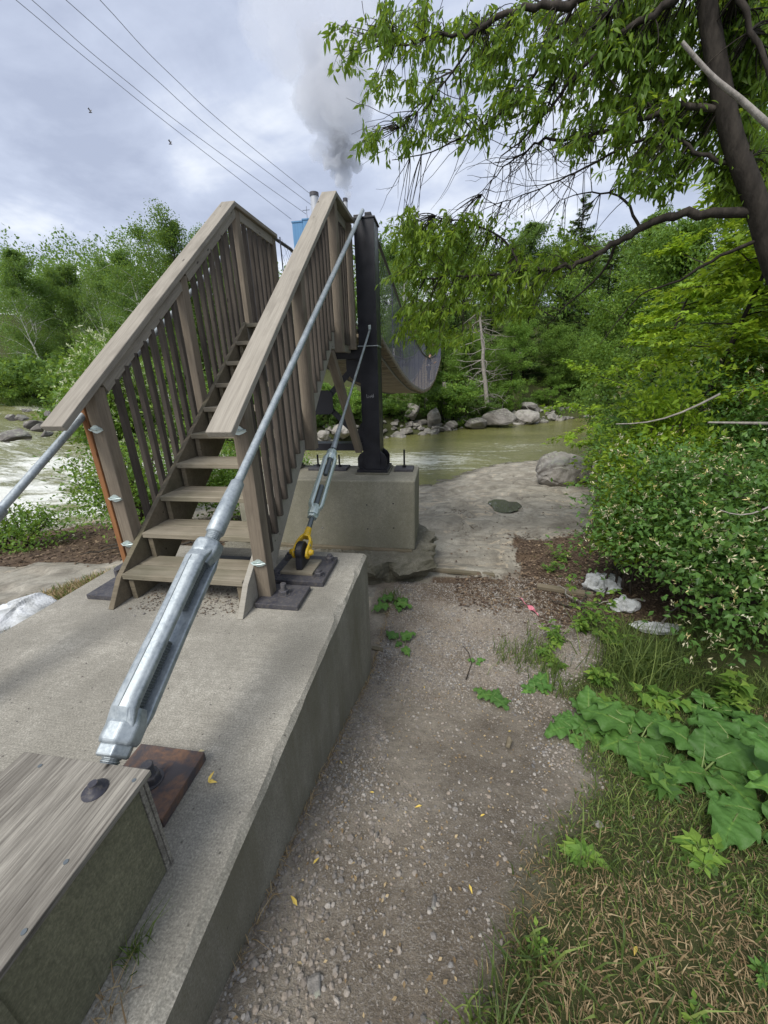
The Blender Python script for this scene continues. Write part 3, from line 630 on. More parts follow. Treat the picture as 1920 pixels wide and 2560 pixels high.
def turnbuckle(parent, p0, d, ln, hw, hr, bt, rr, m_, seam=True, roll=0.0):
    """cast body: two bars above and below the axis, octagonal hubs, threaded rods inside. hw: half height of the body"""
    d = Vector(d).normalized(); p0 = Vector(p0); side = Vector((1, 0, 0)); side = (side-d*d.dot(side)).normalized()
    if roll: side = Matrix.Rotation(roll, 3, d) @ side
    F_ = frame(p0, d, side)         # local x along axis, y sideways (bar width), z up
    hl = ln*.135
    for s_ in (-1, 1):
        V = []; secs = [(hl*.45, hr*.35, bt*.55, hr*.80), (hl*.95, hw-bt, bt*.95, hr*.70), (hl*1.25, hw-bt, bt, hr*.66), (ln*.5, hw-bt, bt*.92, hr*.64), (ln-hl*1.25, hw-bt, bt, hr*.66), (ln-hl*.95, hw-bt, bt*.95, hr*.70), (ln-hl*.45, hr*.35, bt*.55, hr*.80)]
        for x, zi, th, w in secs:
            zo = zi+th
            for y, z in ((-w, zi), (-w, zi+th*.55), (-w*.62, zo-.004), (0, zo+.002), (w*.62, zo-.004), (w, zi+th*.55), (w, zi), (w*.45, zi-.002), (-w*.45, zi-.002)):
                V.append(F_ @ Vector((x, y, z*s_)))
        n = 9; F = []
        for i in range(len(secs)-1):
            for k_ in range(n): f = (i*n+k_, i*n+(k_+1) % n, (i+1)*n+(k_+1) % n, (i+1)*n+k_); F.append(f if s_ > 0 else f[::-1])
        F += [tuple(range(n)) if s_ < 0 else tuple(reversed(range(n))), tuple((len(secs)-1)*n+k_ for k_ in (range(n) if s_ > 0 else reversed(range(n))))]
        o = MB().add(V, F).build('side_bar', m_, parent); bv = o.modifiers.new('b', 'BEVEL'); bv.width = bt*.14; bv.segments = 3; bv.limit_method = 'ANGLE'; bv.angle_limit = math.radians(28)
        if seam:
            q = MB(); P_ = [F_ @ Vector((x, .001*math.sin(x*60), s_*(zi+th+.0015))) for x, zi, th, w in secs[1:-1]]; PP = []
            for a, b in zip(P_[:-1], P_[1:]): PP += [a.lerp(b, i/5) for i in range(5)]
            q.tube(PP, .0022, 6); q.build('casting_seam', MT['galvd'], parent)
    for a, s_ in ((0, 1), (ln, -1)):
        dd = d*s_; c0 = p0+d*a
        o = MB().lathe(c0, c0+dd, [(0, hr*.90), (hl*.06, hr), (hl*.55, hr*1.0), (hl*.85, hr*.78), (hl*1.02, hr*.66)], 8, False, math.pi/8).build('hub', m_, parent); bv = o.modifiers.new('b', 'BEVEL'); bv.width = hr*.12; bv.segments = 3
    q = MB(); thread(q, p0+d*hl*.9, p0+d*(ln*.44), rr); q.build('threaded_rod', MT['galvd'], parent)
    q = MB(); thread(q, p0+d*(ln*.60), p0+d*(ln-hl*.9), rr); q.build('threaded_rod', MT['galvd'], parent)
def stay(px, low, top, label):
    t = thing('bridge_stay', low, label, 'stay cable', 'main stay cables with turnbuckles')
    a = Vector(low); b = Vector(top); d = (b-a).normalized(); at = lambda s_: a+d*s_
    q = MB(); thread(q, at(-.02), at(.075), .027); q.build('threaded_rod', MT['galv'], t)
    o = MB().lathe(at(.048), at(.1), [(0, .043), (.004, .050), (.034, .050), (.038, .043)], 6, False).build('hex_nut', MT['galv'], t, bevel=.004)
    turnbuckle(t, at(.082), d, .72, .073, .060, .042, .026, MT['galv'])
    q = MB(); thread(q, at(.80), at(.86), .030, .008); q.build('threaded_end', MT['galv'], t)
    q = MB(); q.lathe(at(.852), at(1.2), [(0, .033), (.006, .0375), (.12, .0365), (.285, .031), (.292, .026)], 24); q.build('socket', MT['galv'], t)
    rope('wire_rope', [at(1.135), b], .0205, MT['galv'], t)
    return t
stay(-.94, (-.9425, .635, .296), (-.966, 5.06, 3.10), 'thick galvanised stay cable with large turnbuckle rising from the wooden box to the right column')
stay(-2.13, (-2.16, .53, .16), (-2.275, 5.06, 3.09), 'galvanised stay cable outside the left handrail, socket cut off at the left edge')

# small stay to the yellow clevis
t = thing('back_stay', (-1.0, 2.38, .04), 'thinner galvanised stay with a small turnbuckle and yellow clevis', 'stay cable')
a = Vector((-1.0, 2.385, .165)); b = Vector((-.915, 4.985, 1.885)); d = (b-a).normalized(); at = lambda s_: a+d*s_
Fm = frame(a, d, (1, 0, 0))
mb = MB()
for s_ in (-1, 1):       # two clevis arms
    secs = [(-.045, .050, .022, .018), (-.03, .050, .022, .034), (0, .050, .024, .040), (.05, .050, .022, .034), (.09, .046, .022, .028), (.125, .030, .026, .026), (.15, .010, .024, .024)]
    V = []
    for x, yc, th, w in secs:
        for yy, z in ((-1, -.6), (-.6, -1), (.6, -1), (1, -.6), (1, .6), (.6, 1), (-.6, 1), (-1, .6)): V.append(Fm @ Vector((x, s_*yc+yy*th/2, z*w)))
    F = [(i*8+k_, i*8+(k_+1) % 8, (i+1)*8+(k_+1) % 8, (i+1)*8+k_) for i in range(len(secs)-1) for k_ in range(8)]+[tuple(reversed(range(8))), tuple((len(secs)-1)*8+k_ for k_ in range(8))]
    mb.add(V, F, False)
o = mb.build('clevis', MT['yellow'], t); bv = o.modifiers.new('b', 'BEVEL'); bv.width = .004; bv.segments = 3
MB().lathe(at(.125), b, [(0, .030), (.02, .030), (.06, .024), (.085, .022)], 20).build('clevis_neck', MT['yellow'], t)
for s_ in (-1, 1):
    MB().lathe(a+Vector((s_*.060, 0, 0)), a+Vector((s_*.2, 0, 0)), [(0, .024), (.016, .024), (.020, .019), (.028, .019), (.030, .012)], 18).build('pin_head', MT['yellow'], t)
cyl('stud', at(.2), at(.315), .019, MT['galvd'], t)
MB().lathe(at(.305), at(.4), [(0, .034), (.003, .042), (.026, .042), (.029, .034)], 6, False).build('hex_nut', MT['galvb'], t, bevel=.003)
turnbuckle(t, at(.335), d, .70, .062, .047, .034, .021, MT['galvb'], False, -1.0)
cyl('stud', at(1.02), at(1.10), .018, MT['galvd'], t)
MB().lathe(at(1.07), b, [(0, .022), (.01, .026), (.25, .022), (.42, .015), (.44, .011)], 18).build('socket', MT['galv'], t)
rope('wire_rope', [at(1.5), b], .0125, MT['galv'], t, pitch=.16, n=21, step=.02)
MB().box((-.93, 4.955, 1.88), (-.90, 4.985, 1.93)).build('eye_bracket', MT['galvb'], t, bevel=.004)

# ------------------------------------------------------------------ steel plates bolted to the concrete
def bolt(t, x, y, z, h=.09, r=.019, m_=None, nr=.033, rodm=None):
    MB().lathe((x, y, z), (x, y, z+1), [(0, nr*1.25), (.004, nr*1.25)], 20).build('washer', m_ or MT['plate'], t)
    MB().lathe((x, y, z+.004), (x, y, z+1), [(0, nr), (.026, nr), (.030, nr*.85)], 6, False, rnd.random()).build('nut', m_ or MT['plate'], t, bevel=.002)
    q = MB(); thread(q, (x, y, z+.02), (x+.002, y, z+h), r, .006); q.build('threaded_rod', rodm or m_ or MT['plate'], t)
def anchor_plate(x0, x1, y0, y1, z, th, label, bx_=None, m_=None, h=.09, rot=0, **kw):
    cx_, cy_ = (x0+x1)/2, (y0+y1)/2; t = thing('anchor_plate', (cx_, cy_, z), label, 'anchor plate', 'steel plates bolted down with nuts')
    pp = MB().box((x0, y0, z+.001), (x1, y1, z+th)).build('plate', m_ or MT['plate'], t, bevel=.003, origin=(cx_, cy_, z))
    for (x, y) in (bx_ or [(cx_, cy_)]): bolt(pp, x, y, z+th, h, m_=None, **kw)
    return t
anchor_plate(-1.13, -.86, .69, .925, 0, .042, 'brown rusty steel plate with one stub bolt behind the wooden box', [(-.985, .80)], MT['rust'], .085)
anchor_plate(-1.145, -.862, 1.90, 2.145, 0, .035, 'dark square plate with one bolt in front of the right stair post', [(-1.0, 2.025)], None, .085)
anchor_plate(-2.33, -2.11, 1.87, 2.10, 0, .035, 'dark plate with a tall bolt at the left foot of the stairs', [(-2.17, 1.99)], None, .135)
anchor_plate(-1.83, -1.45, 2.28, 2.53, 0, .03, 'dark plate lying on the slab beneath the stair treads', [(-1.72, 2.40)], None, .07)
anchor_plate(-2.44, -2.2, 2.22, 2.5, 0, .04, 'dark plate on the slab outside the left stair post', [(-2.32, 2.36)], None, .07)
t = anchor_plate(-1.21, -.79, 2.19, 2.58, 0, .038, 'black lug plate with four bolts holding the yellow clevis', [(-1.165, 2.26), (-.845, 2.28), (-.835, 2.52), (-1.16, 2.52)], None, .055)
MB().box((-1.13, 2.27, .038), (-.89, 2.49, .058)).build('pad', MT['tread'], t, bevel=.003)
pl = [(.075*math.cos(q)+0, .075*math.sin(q)) for q in [math.radians(a_) for a_ in range(-20, 201, 12)]]
pl = [(2.385+x, .172+y) for x, y in pl]+[(2.30, .058), (2.47, .058)]
MB().prism(pl, YZ(-1.0), .052).build('lug', MT['black'], t, bevel=.012, seg=3)
for lab, x0, x1, bx_ in (('flat black plate with a tall rod at the right end of the concrete pier', -.665, -.405, [(-.535, 5.23)]), ('long black plate with two rods on the pier between the tower columns', -1.90, -1.345, [(-1.80, 5.25), (-1.47, 5.22)])):
    t = thing('anchor_plate', ((x0+x1)/2, 5.2, .1), lab, 'anchor plate', 'steel plates bolted down with nuts')
    MB().box((x0, 5.09, .101), (x1, 5.36, .132)).build('plate', MT['plate'], t, bevel=.004)
    for x, y in bx_:
        MB().lathe((x, y, .132), (x, y, 1), [(0, .028), (.028, .028)], 6, False).build('nut', MT['black'], t)
        cyl('threaded_rod', (x, y, .14), (x, y, .132+(.25 if x > -.7 else .17)), .013, MT['black'], t)

# ------------------------------------------------------------------ plywood box over the cable anchor
t = thing('plywood_box', (-.97, .25, 0), 'weathered plywood box covering the cable end on the slab', 'box')
board('top_panel', (-.967, -.4, .361), (-.967, .628, .361), .405, .018, MT['ply'], t, side=(1, 0, 0), bev=.002)
MB().box((-1.30, -.4, .30), (-1.175, .60, .318)).build('side_ledge', MT['ply'], t, bevel=.002)
MB().box((-.790, -.4, .004), (-.772, .585, .351)).build('side_panel', MT['plyside'], t, bevel=.001)
MB().box((-1.13, .587, .003), (-.769, .600, .351)).build('end_panel', MT['ply'], t, bevel=.001)
MB().box((-1.13, .602, .003), (-.766, .611, .351)).build('end_panel', MT['ply'], t, bevel=.001)
MB().box((-1.148, -.4, .004), (-1.13, .585, .351)).build('side_panel', MT['plyside'], t, bevel=.001)
MB().box((-.7715, -.1, .01), (-.762, .235, .32)).build('batten', MT['plyside'], t, bevel=.001)
p = bz(238, 1976, .37); MB().lathe((p.x, p.y, .370), (p.x, p.y, 1), [(0, .030), (.003, .030), (.004, .019), (.014, .018), (.016, .011), (.026, .011)], 18).build('bolt', MT['plate'], t)
for (u, v) in ((335, 1951), (165, 2155), (60, 2330), (100, 1915)):
    p = bz(u, v, .37); MB().lathe((p.x, p.y, .3702), (p.x, p.y, 1), [(0, .0055), (.0015, .005)], 10).build('screw', MT['galvd'], t)

# ------------------------------------------------------------------ wooden stairs
ST = thing('wooden_staircase', (-1.62, 2.0, 0), 'steep open tread staircase of weathered grey timber climbing to the bridge', 'staircase')
Y0, RN, RI = 1.897, .2394, .19
XL, XR = -2.045, -1.20
for i in range(9):
    y = Y0+i*RN; z = RI*(i+1)
    for k_ in range(2):
        board('tread', (XL+.002-(.0 if i else .0), y+.069+k_*.144, z-.019), (XR-.002 if i else XR-.002, y+.069+k_*.144, z-.019+rnd.uniform(-.002, .002)), .138, .038, MT['tread'], ST, side=(0, 1, 0), bev=.005)
nose = lambda y: RI+(y-Y0)*RI/RN
for s_, x in ((0, XL-.019), (1, XR+.019)):
    # outer stringer plank with a pointed toe
    top = .012; dv = .33; ye = 4.10
    pl = [(1.775, .002), (Y0-.005, nose(Y0)+top-.03), (ye, nose(ye)-.025), (ye, nose(ye)-dv), (Y0+.26, .002)]
    MB().prism(pl, YZ(x), .037).build('stringer', MT['skirt'] if s_ else MT['string'], ST, bevel=.003)
for x in (XL+.040, XR-.040):      # cut stringer, one block under each tread
    pl = []
    for i in range(9): pl += [(Y0+.02+i*RN, RI*i-(0.0 if i else -.002)+(-.038 if i else 0)), (Y0+.02+i*RN, RI*(i+1)-.039)]
    pl += [(Y0+.02+9*RN, RI*9-.039), (Y0+.02+9*RN, RI*9-.24), (Y0+.30, .002)]
    MB().prism(pl, YZ(x), .036).build('stringer', MT['string'], ST, bevel=.003)
railz = lambda y: 1.135+.765*(y-1.8)       # top surface of the cap rail
AP = 4.215; ZA = railz(AP)
for s_, xc in ((0, -2.128), (1, -1.117)):
    sg = -1 if s_ == 0 else 1
    xb = -2.104 if s_ == 0 else -1.141
    y1 = 1.815 if s_ == 0 else 1.775
    u_ = Vector((0, 1, .765)).normalized(); nn_ = Vector((0, -.765, 1)).normalized()
    a = Vector((xc, y1, railz(y1)))-nn_*.019; b = Vector((xc, AP, ZA))-nn_*.019
    board('cap_rail', a, b, .142, .038, MT['rail'], ST, bev=.005, wob=.002)
    board('cap_rail', (xc, AP-.005, ZA-.022), (xc, 4.975 if s_ else 5.22, ZA-.006), .142, .038, MT['rail'], ST, bev=.005)
    posts = ([2.10, 3.165, 4.245, 5.12] if s_ == 0 else [1.985, 3.09, 4.235, 4.86])
    bots = ([.002, .86, 1.60, 1.62] if s_ == 0 else [.002, .78, 1.60, 1.66])
    px0 = -2.128 if s_ == 0 else -1.117
    for j, (yp, zb) in enumerate(zip(posts, bots)):
        yc = yp+.045; zt = (railz(yc)-.062) if yc < AP else ZA-.045
        if j == 3 and s_: board('post', (px0, yc, zb), (px0, yc, zt), .089, .075, MT['post'], ST); continue
        board('post', (px0, yc, zb), (px0, yc, zt), .089, .089, MT['post'], ST, bev=.006)
    for j in range(3):   # side rail under the cap, between posts
        ya = posts[j]+.091; yb = posts[j+1]-.002
        if j < 2: board('side_rail', (xb, ya, railz(ya)-.092), (xb, yb, railz(yb)-.092), .037, .088, MT['rail'], ST, bev=.003)
        else: board('side_rail', (xb, ya, ZA-.085), (xb, yb, ZA-.078), .037, .088, MT['rail'], ST, bev=.003)
        n = 8 if j < 2 else 4
        if j == 2: n = 5 if s_ else 6
        sp_ = (yb-ya)/(n+1) if j < 2 else (yb-ya)/(n+.6)
        for q in range(n):
            y = ya+sp_*(q+1)-(.0 if j < 2 else sp_*.2); zt = (railz(y)-.135) if j < 2 else ZA-.128
            zb = nose(y)-.165 if j < 2 else 1.70
            if s_ == 1 and j < 2 and zb < .1: zb = .1
            board('baluster', (xb, y, max(zb, .03)), (xb+rnd.uniform(-.003, .003), y+rnd.uniform(-.003, .003), zt), .037, .037, MT['bal'], ST, bev=.002)
    if j == 2: board('fascia', (xb-sg*.038, 4.11, 1.745), (xb-sg*.038, 4.97, 1.745), .037, .235, MT['skirt'], ST, side=(1, 0, 0))
board('post_side', (-2.192, 2.135, .03), (-2.192, 2.135, 1.235), .037, .089, MT['orange'], ST, bev=.004)
for q in range(9):
    y = 4.09+q*.143+.069
    if y < 5.3: board('landing_board', (-2.0 if y > 4.9 else -2.08, y, 1.881), (-1.075 if y > 4.9 else -1.165, y, 1.881), .137, .038, MT['tread'], ST, side=(0, 1, 0))
board('joist', (-2.0, 4.14, 1.76), (-1.25, 4.14, 1.76), .038, .19, MT['string'], ST, side=(0, 1, 0))
board('prop', (-1.215, 4.20, 1.62), (-1.105, 4.93, .42), .089, .089, MT['post'], ST, bev=.006)
# galvanised hook plates screwed to the fronts of the lower posts
def hook(x, y, z, sgn):
    q = MB(); pl = [(-.052, 0), (-.028, .014), (-.006, .026), (.012, .026), (.040, .006), (.052, -.004), (.030, -.016), (.004, -.024), (-.012, -.022), (-.036, -.008)]
    M_ = Matrix(((1, 0, 0, x), (0, 0, -1, y-.003), (0, 1, 0, z), (0, 0, 0, 1)))
    q.prism(pl, M_, .004); q.tube([(x-.045, y-.006, z+.002), (x-.02, y-.020, z-.004), (x+.02, y-.022, z+.002), (x+.05, y-.008, z+.004)], .005, 8)
    q.lathe((x, y-.004, z), (x, y-1, z), [(0, .010), (.006, .009)], 12); q.build('hook_plate', MT['galvb'], ST)
for z in (1.09, .64, .31): hook(-2.135, 2.10, z, 1)
for z in (1.095, .275): hook(-1.125, 1.985, z, 1)

# ------------------------------------------------------------------ suspension bridge
BP = []        # deck right edge: (y, x, z) recovered along the sag
for (u, v), y in zip([(951, 833), (970, 870), (995, 914), (1015, 944), (1035, 966), (1059, 978), (1075, 970), (1088, 949), (1097, 920), (1103, 893)], [5.35, 6.0, 7.3, 8.9, 11.0, 15.3, 19.2, 23.3, 27.2, 30.6]):
    p = by(u, v, y); BP.append((y, p.x, p.z))
BP[0] = (5.30, -.87, 1.89)
BP.append((32.0, BP[-1][1], BP[-1][2]+.16)); BP = np.array(BP)
yy = np.linspace(5.30, 32.0, 260)
def ease(col, s_=5):
    v = np.interp(yy, BP[:, 0], BP[:, col]); k_ = np.ones(s_*2+1)/(s_*2+1); w = np.pad(v, s_*2, mode='edge')
    w = np.convolve(np.convolve(w, k_, 'same'), k_, 'same')[s_*2:-s_*2]; q = np.minimum(np.arange(len(v)), np.arange(len(v))[::-1])/(s_*3.0); q = np.clip(q, 0, 1); return v*(1-q)+w*q
bxr = ease(1); bzr = ease(2); DW = 1.22
# hand cable: tower top, sagging to 1.25 m above the deck
hz = 3.0-(bzr[0]-bzr)-0.0; u_ = (yy-5.3)/26.7
hz = bzr+1.10+.22*np.sin(np.pi*u_)**.7
t = thing('suspension_bridge', (-1.5, 5.3, 1.9), 'sagging timber footbridge with chain link sides across the river', 'footbridge')
def strip(name, X0, X1, Z0, Z1, m_, th=None):
    mb = MB(); 
    for i in range(len(yy)-1):
        mb.box((0, 0, 0), (1, 1, 1), Matrix(((X1[i]-X0[i], 0, 0, X0[i]), (0, (yy[i+1]-yy[i])*(.80 if name == 'deck' else 1.0), 0, yy[i]), (0, bzr[i+1]-bzr[i], th, Z0[i]+(.012*math.sin(i*2.7)*(name == 'deck'))), (0, 0, 0, 1))))
    return mb.build(name, m_, t)
strip('deck', bxr-DW, bxr, bzr-.06, bzr, MT['deck'], .04)
for dx in (0.0, -DW+.05): strip('kerb', bxr-.07+dx, bxr-.02+dx, bzr-.02, bzr, MT['rail'], .075)
for dx in (-.03, -DW+.03):
    rope('hand_cable', [(-.945 if dx > -.5 else -2.275, 5.13, 3.07)]+[(bxr[i]+dx, yy[i], hz[i]) for i in range(3, 260, 5)], .021, MT['cable'], t, n=8, step=.3)
    rope('deck_cable', [(bxr[i]-.10+dx*.93, yy[i], bzr[i]-.085) for i in range(0, 260, 5)], .018, MT['cable'], t, n=8, step=.3)
    # chain link: two families of zigzagging wires, real round-ish wire
    Pn = []; Fn = []; sp_ = .10; nw = int(26.7/sp_); zs = np.linspace(0, 1, 7)
    def P_(y, h):
        x = np.interp(y, yy, bxr)+dx; z0 = np.interp(y, yy, bzr)+.05; z1 = np.interp(y, yy, hz); return np.stack([x, y, z0+(z1-z0)*h], -1)
    w = .0019
    for fam in (-1, 1):
        k0 = np.arange(-18, nw+18); Yb = 5.3+k0*sp_
        Yk = Yb[:, None]+fam*zs[None]*1.05; ok = (Yk > 5.31) & (Yk < 31.9)
        C = P_(np.clip(Yk, 5.3, 32).ravel(), np.tile(zs, len(k0))).reshape(len(k0), len(zs), 3)
        for j in range(len(zs)-1):
            sel = ok[:, j] & ok[:, j+1]; A = C[sel, j]; B = C[sel, j+1]; n_ = len(A); b0 = sum(len(q_) for q_ in Pn)
            ww = w*(1+(A[:, 1:2]-5)/26*.35)
            off = [np.array(q_) for q_ in ((1, 0, 0), (-.5, .6, .6), (-.5, -.6, -.6))]
            Vq = np.concatenate([A+ww*off[0], A+ww*off[1], A+ww*off[2], B+ww*off[0], B+ww*off[1], B+ww*off[2]])
            i_ = np.arange(n_)+b0; Pn.append(Vq)
            for a_, b_ in ((0, 1), (1, 2), (2, 0)): Fn.append(np.stack([i_+a_*n_, i_+b_*n_, i_+(b_+3)*n_, i_+(a_+3)*n_], -1))
    mesh_np('chain_link_net', np.concatenate(Pn), np.concatenate(Fn), MT['wire'], t)
    mb = MB()
    for i in range(0, 260, 15):
        mb.tube([(bxr[i]+dx, yy[i], bzr[i]-.05), (bxr[i]+dx, yy[i], hz[i])], .008+.004*i/260, 6, False)
    mb.build('hanger', MT['wire'], t)
# far tower and its landing
pr = by(1108, 850, 32.2); pl_ = by(1070.7, 850, 32.2); zt = bzr[-1]
t = thing('bridge_tower', ((pr.x+pl_.x)/2, 32.2, -.8), 'small dark tower at the far bank end of the footbridge', 'bridge tower')
for x in (pl_.x-.05, pr.x+.03): MB().box((x-.1, 32.1, -1.5), (x+.1, 32.4, zt+1.25)).build('column', MT['black'], t, bevel=.005)
MB().box((pl_.x, 32.12, zt-.4), (pr.x, 32.35, zt-.15)).build('cross_beam', MT['black'], t)
MB().box((pl_.x, 32.05, zt-.05), (pr.x, 34.5, zt)).build('landing', MT['deck'], t)
MB().box((pl_.x+.1, 34.4, zt+.95), (pr.x-.1, 34.45, zt+1.0)).build('cap_rail', MT['rail'], t)
for i in range(9): MB().box((pl_.x+.1+i*.12, 34.4, zt), (pl_.x+.13+i*.12, 34.44, zt+.95)).build('baluster', MT['bal'], t)
# ------------------------------------------------------------------ vegetation kit
TPL = {
 'far': (np.array([(0, 0, 0), (.45, .30, .04), (1, 0, -.05), (.45, -.30, .04)]), np.array([(0, 1, 2, 3)])),
 'lance': (np.array([(0, 0, 0), (.36, .17, .05), (.72, .11, .0), (1.05, 0, -.14), (.72, -.11, .0), (.36, -.17, .05), (.4, 0, -.01), (.72, 0, -.05)]), np.array([(0, 6, 1, 1), (1, 6, 7, 2), (2, 7, 3, 3), (0, 5, 6, 6), (5, 4, 7, 6), (4, 3, 7, 7)])),
 'oval': (np.array([(0, 0, 0), (.4, .27, .06), (1, 0, -.08), (.4, -.27, .06), (.45, 0, 0)]), np.array([(0, 4, 2, 1), (0, 3, 2, 4)])),
 'star': (np.array([(0, 0, 0), (.25, .38, .03), (.45, .16, 0), (1.0, .0, -.1), (.45, -.16, 0), (.25, -.38, .03), (.2, 0, 0)]), np.array([(0, 6, 2, 1), (6, 4, 3, 2), (0, 5, 4, 6)])),
 'needle': (np.array([(0, 0, 0), (.5, .13, 0), (1, 0, -.05), (.5, -.13, 0)]), np.array([(0, 1, 2, 3)])),
}
TPL['lance'] = (TPL['lance'][0], np.array([(0, 6, 7, 1), (1, 7, 3, 2), (0, 5, 7, 6), (5, 4, 3, 7)]))
def norm(a): return a/np.maximum(np.linalg.norm(a, axis=-1, keepdims=True), 1e-9)
def leaves(P, D, S, tpl, r, upbias=.6):
    """one small folded face group per leaf: position P, pointing along D, size S"""
    v, f = TPL[tpl]; n = len(P); D = norm(D); U = r.normal(size=(n, 3)); U[:, 2] += upbias*2
    Yv = norm(np.cross(U, D)); Zv = np.cross(D, Yv)
    W = P[:, None]+(D[:, None]*v[None, :, 0:1]+Yv[:, None]*v[None, :, 1:2]+Zv[:, None]*v[None, :, 2:3])*S[:, None, None]
    return W.reshape(-1, 3), (f[None]+(np.arange(n)*len(v))[:, None, None]).reshape(-1, f.shape[1]), len(v)
class Wood:
    def __init__(s): s.V = []; s.F = []; s.n = 0
    def limb(s, P, R, k=6):
        P = np.asarray(P, float); R = np.asarray(R, float); D = norm(np.gradient(P, axis=0)); a = np.array([.13, .31, .94]); Yv = norm(np.cross(D, a)); Zv = np.cross(D, Yv)
        t_ = np.arange(k)/k*2*np.pi; V = P[:, None]+(Yv[:, None]*np.cos(t_)[None, :, None]+Zv[:, None]*np.sin(t_)[None, :, None])*R[:, None, None]
        m_ = len(P); I_ = np.arange(m_*k).reshape(m_, k)+s.n; J = np.roll(I_, -1, 1); s.V.append(V.reshape(-1, 3)); s.F.append(np.stack([I_[:-1], J[:-1], J[1:], I_[1:]], -1).reshape(-1, 4)); s.n += m_*k
    def out(s): return np.concatenate(s.V), np.concatenate(s.F)
def wander(p0, d, ln, n, r, curl=.25, grav=0.0):
    P = [np.array(p0, float)]; d = norm(np.array(d, float))
    for i in range(n):
        d = norm(d+r.normal(size=3)*curl+np.array([0, 0, grav])); P.append(P[-1]+d*ln/n)
    return np.array(P)
def broadleaf(seed, H, spread=.3, base=.25, nb=26, leaf=.15, nl=9000, tpl='far', trunk_r=.02, up=.8, sub=6, droop=0.0, clump=.28, multi=1, shape='oval'):
    r = np.random.RandomState(seed); W = Wood(); tips = []
    for k_ in range(multi):
        lean = r.normal(size=2)*(.01 if multi == 1 else .28); T = wander((r.normal()*.02*H*(multi > 1), r.normal()*.02*H*(multi > 1), -.3), (lean[0], lean[1], 1), H*(1 if k_ == 0 else r.uniform(.7, 1)), 12, r, .02 if multi == 1 else .1)
        W.limb(T, np.linspace(1, .12, 13)**.9*trunk_r*H, 7)
        for b in range(nb//multi):
            t_ = base+(1-base)*((b+r.rand())/(nb/multi)); i = min(11, int(t_*12)); p = T[i]+(T[i+1]-T[i])*(t_*12-i)
            a = r.rand()*6.28; q = (t_-base)/(1-base)
            prof = {'oval': np.sin(np.pi*min(1, q*.85+.15))**.6, 'col': .55+.25*np.sin(np.pi*q), 'cone': 1-q*.8}[shape]
            Lb = H*spread*prof*(.65+.6*r.rand()); u_ = up*(.6+.8*q)
            B = wander(p, (math.cos(a), math.sin(a), u_), Lb, 5, r, .16, -droop); W.limb(B, np.linspace(.38, .07, 6)*trunk_r*H*(1.2-q), 4)
            tips.append((B[-1], Lb))
            for s_ in range(sub):
                j = r.randint(2, 6); S_ = wander(B[j], norm(B[j]-B[j-1])+r.normal(size=3)*.7, Lb*.38, 3, r, .2, -droop); W.limb(S_, np.linspace(.08, .02, 4)*trunk_r*H, 3); tips.append((S_[-1], Lb)); tips.append((S_[2], Lb))
    C = np.array([t_[0] for t_ in tips]); Ls = np.array([t_[1] for t_ in tips]); idx = r.randint(0, len(C), nl)
    P = C[idx]+np.clip(r.normal(size=(nl, 3)), -1.5, 1.5)*np.array([1, 1, .75])*np.minimum(clump*Ls[idx][:, None]*.4, .32*H/10)
    D = r.normal(size=(nl, 3)); D[:, 2] -= .45; S = leaf*(.6+.8*r.rand(nl))
    V, F, k = leaves(P, D, S, tpl, r); ct = r.rand(len(C))
    tint = np.repeat(np.clip(ct[idx]*.45+r.rand(nl)*.55, 0, 1), k)
    return W.out(), (V, F, tint)
def spruce(seed, H, nl=14000, leaf=.13, spread=.2, gap=0.0):
    r = np.random.RandomState(seed); W = Wood(); T = wander((0, 0, -.4), (0, 0, 1), H+.4, 12, r, .012); W.limb(T, np.linspace(1, .08, 13)*.013*H, 7)
    Ps = []; Ds = []; nb = int(H*13)
    for b in range(nb):
        q = .10+.90*(b+r.rand())/nb; z = H*q; i = min(11, int(q*12)); p = T[i]+(T[i+1]-T[i])*(q*12-i)
        if r.rand() < gap: continue
        a = r.rand()*6.28; Lb = H*spread*(1-q)**.75*(.55+.65*r.rand())+.15
        B = wander(p, (math.cos(a), math.sin(a), .12-.35*(1-q)), Lb, 5, r, .06, .045); W.limb(B, np.linspace(.16, .03, 6)*.013*H, 3)
        m_ = max(8, int(nl/nb*(Lb/(H*spread*.5)))); t_ = r.rand(m_)**.8*.95+.05; j = np.minimum(4, (t_*5).astype(int)); fr_ = (t_*5-j)[:, None]
        q_ = B[j]*(1-fr_)+B[j+1]*fr_; side = np.cross(B[-1]-B[0], (0, 0, 1)); side = side/(np.linalg.norm(side)+1e-6)
        w_ = (r.rand(m_)-.5)[:, None]*2; Ps.append(q_+side*w_*Lb*.20*(1.1-t_[:, None])-np.array([0, 0, 1])*np.abs(w_)*.07*Lb+r.normal(size=(m_, 3))*.02); Ds.append(norm(B[-1]-B[0])[None]+side*np.sign(w_)*.9+r.normal(size=(m_, 3))*.3-np.array([0, 0, .35]))
    P = np.concatenate(Ps); D = np.concatenate(Ds); n = len(P); V, F, k = leaves(P, D, leaf*(.7+.7*r.rand(n)), 'needle', r, 1.5)
    return W.out(), (V, F, np.repeat(r.rand(n), k))
def make_tree(name, geo, bark, lmat, label, cat, loc, parts=('trunk', 'crown'), smooth_=False):
    (wV, wF), (lV, lF, tint) = geo
    t = thing(name, (0, 0, 0), label, cat)
    mesh_np(parts[0], wV, wF, bark, t, smooth_=True); mesh_np(parts[1], lV, lF, lmat, t, tint=tint)
    place(t, loc); return t
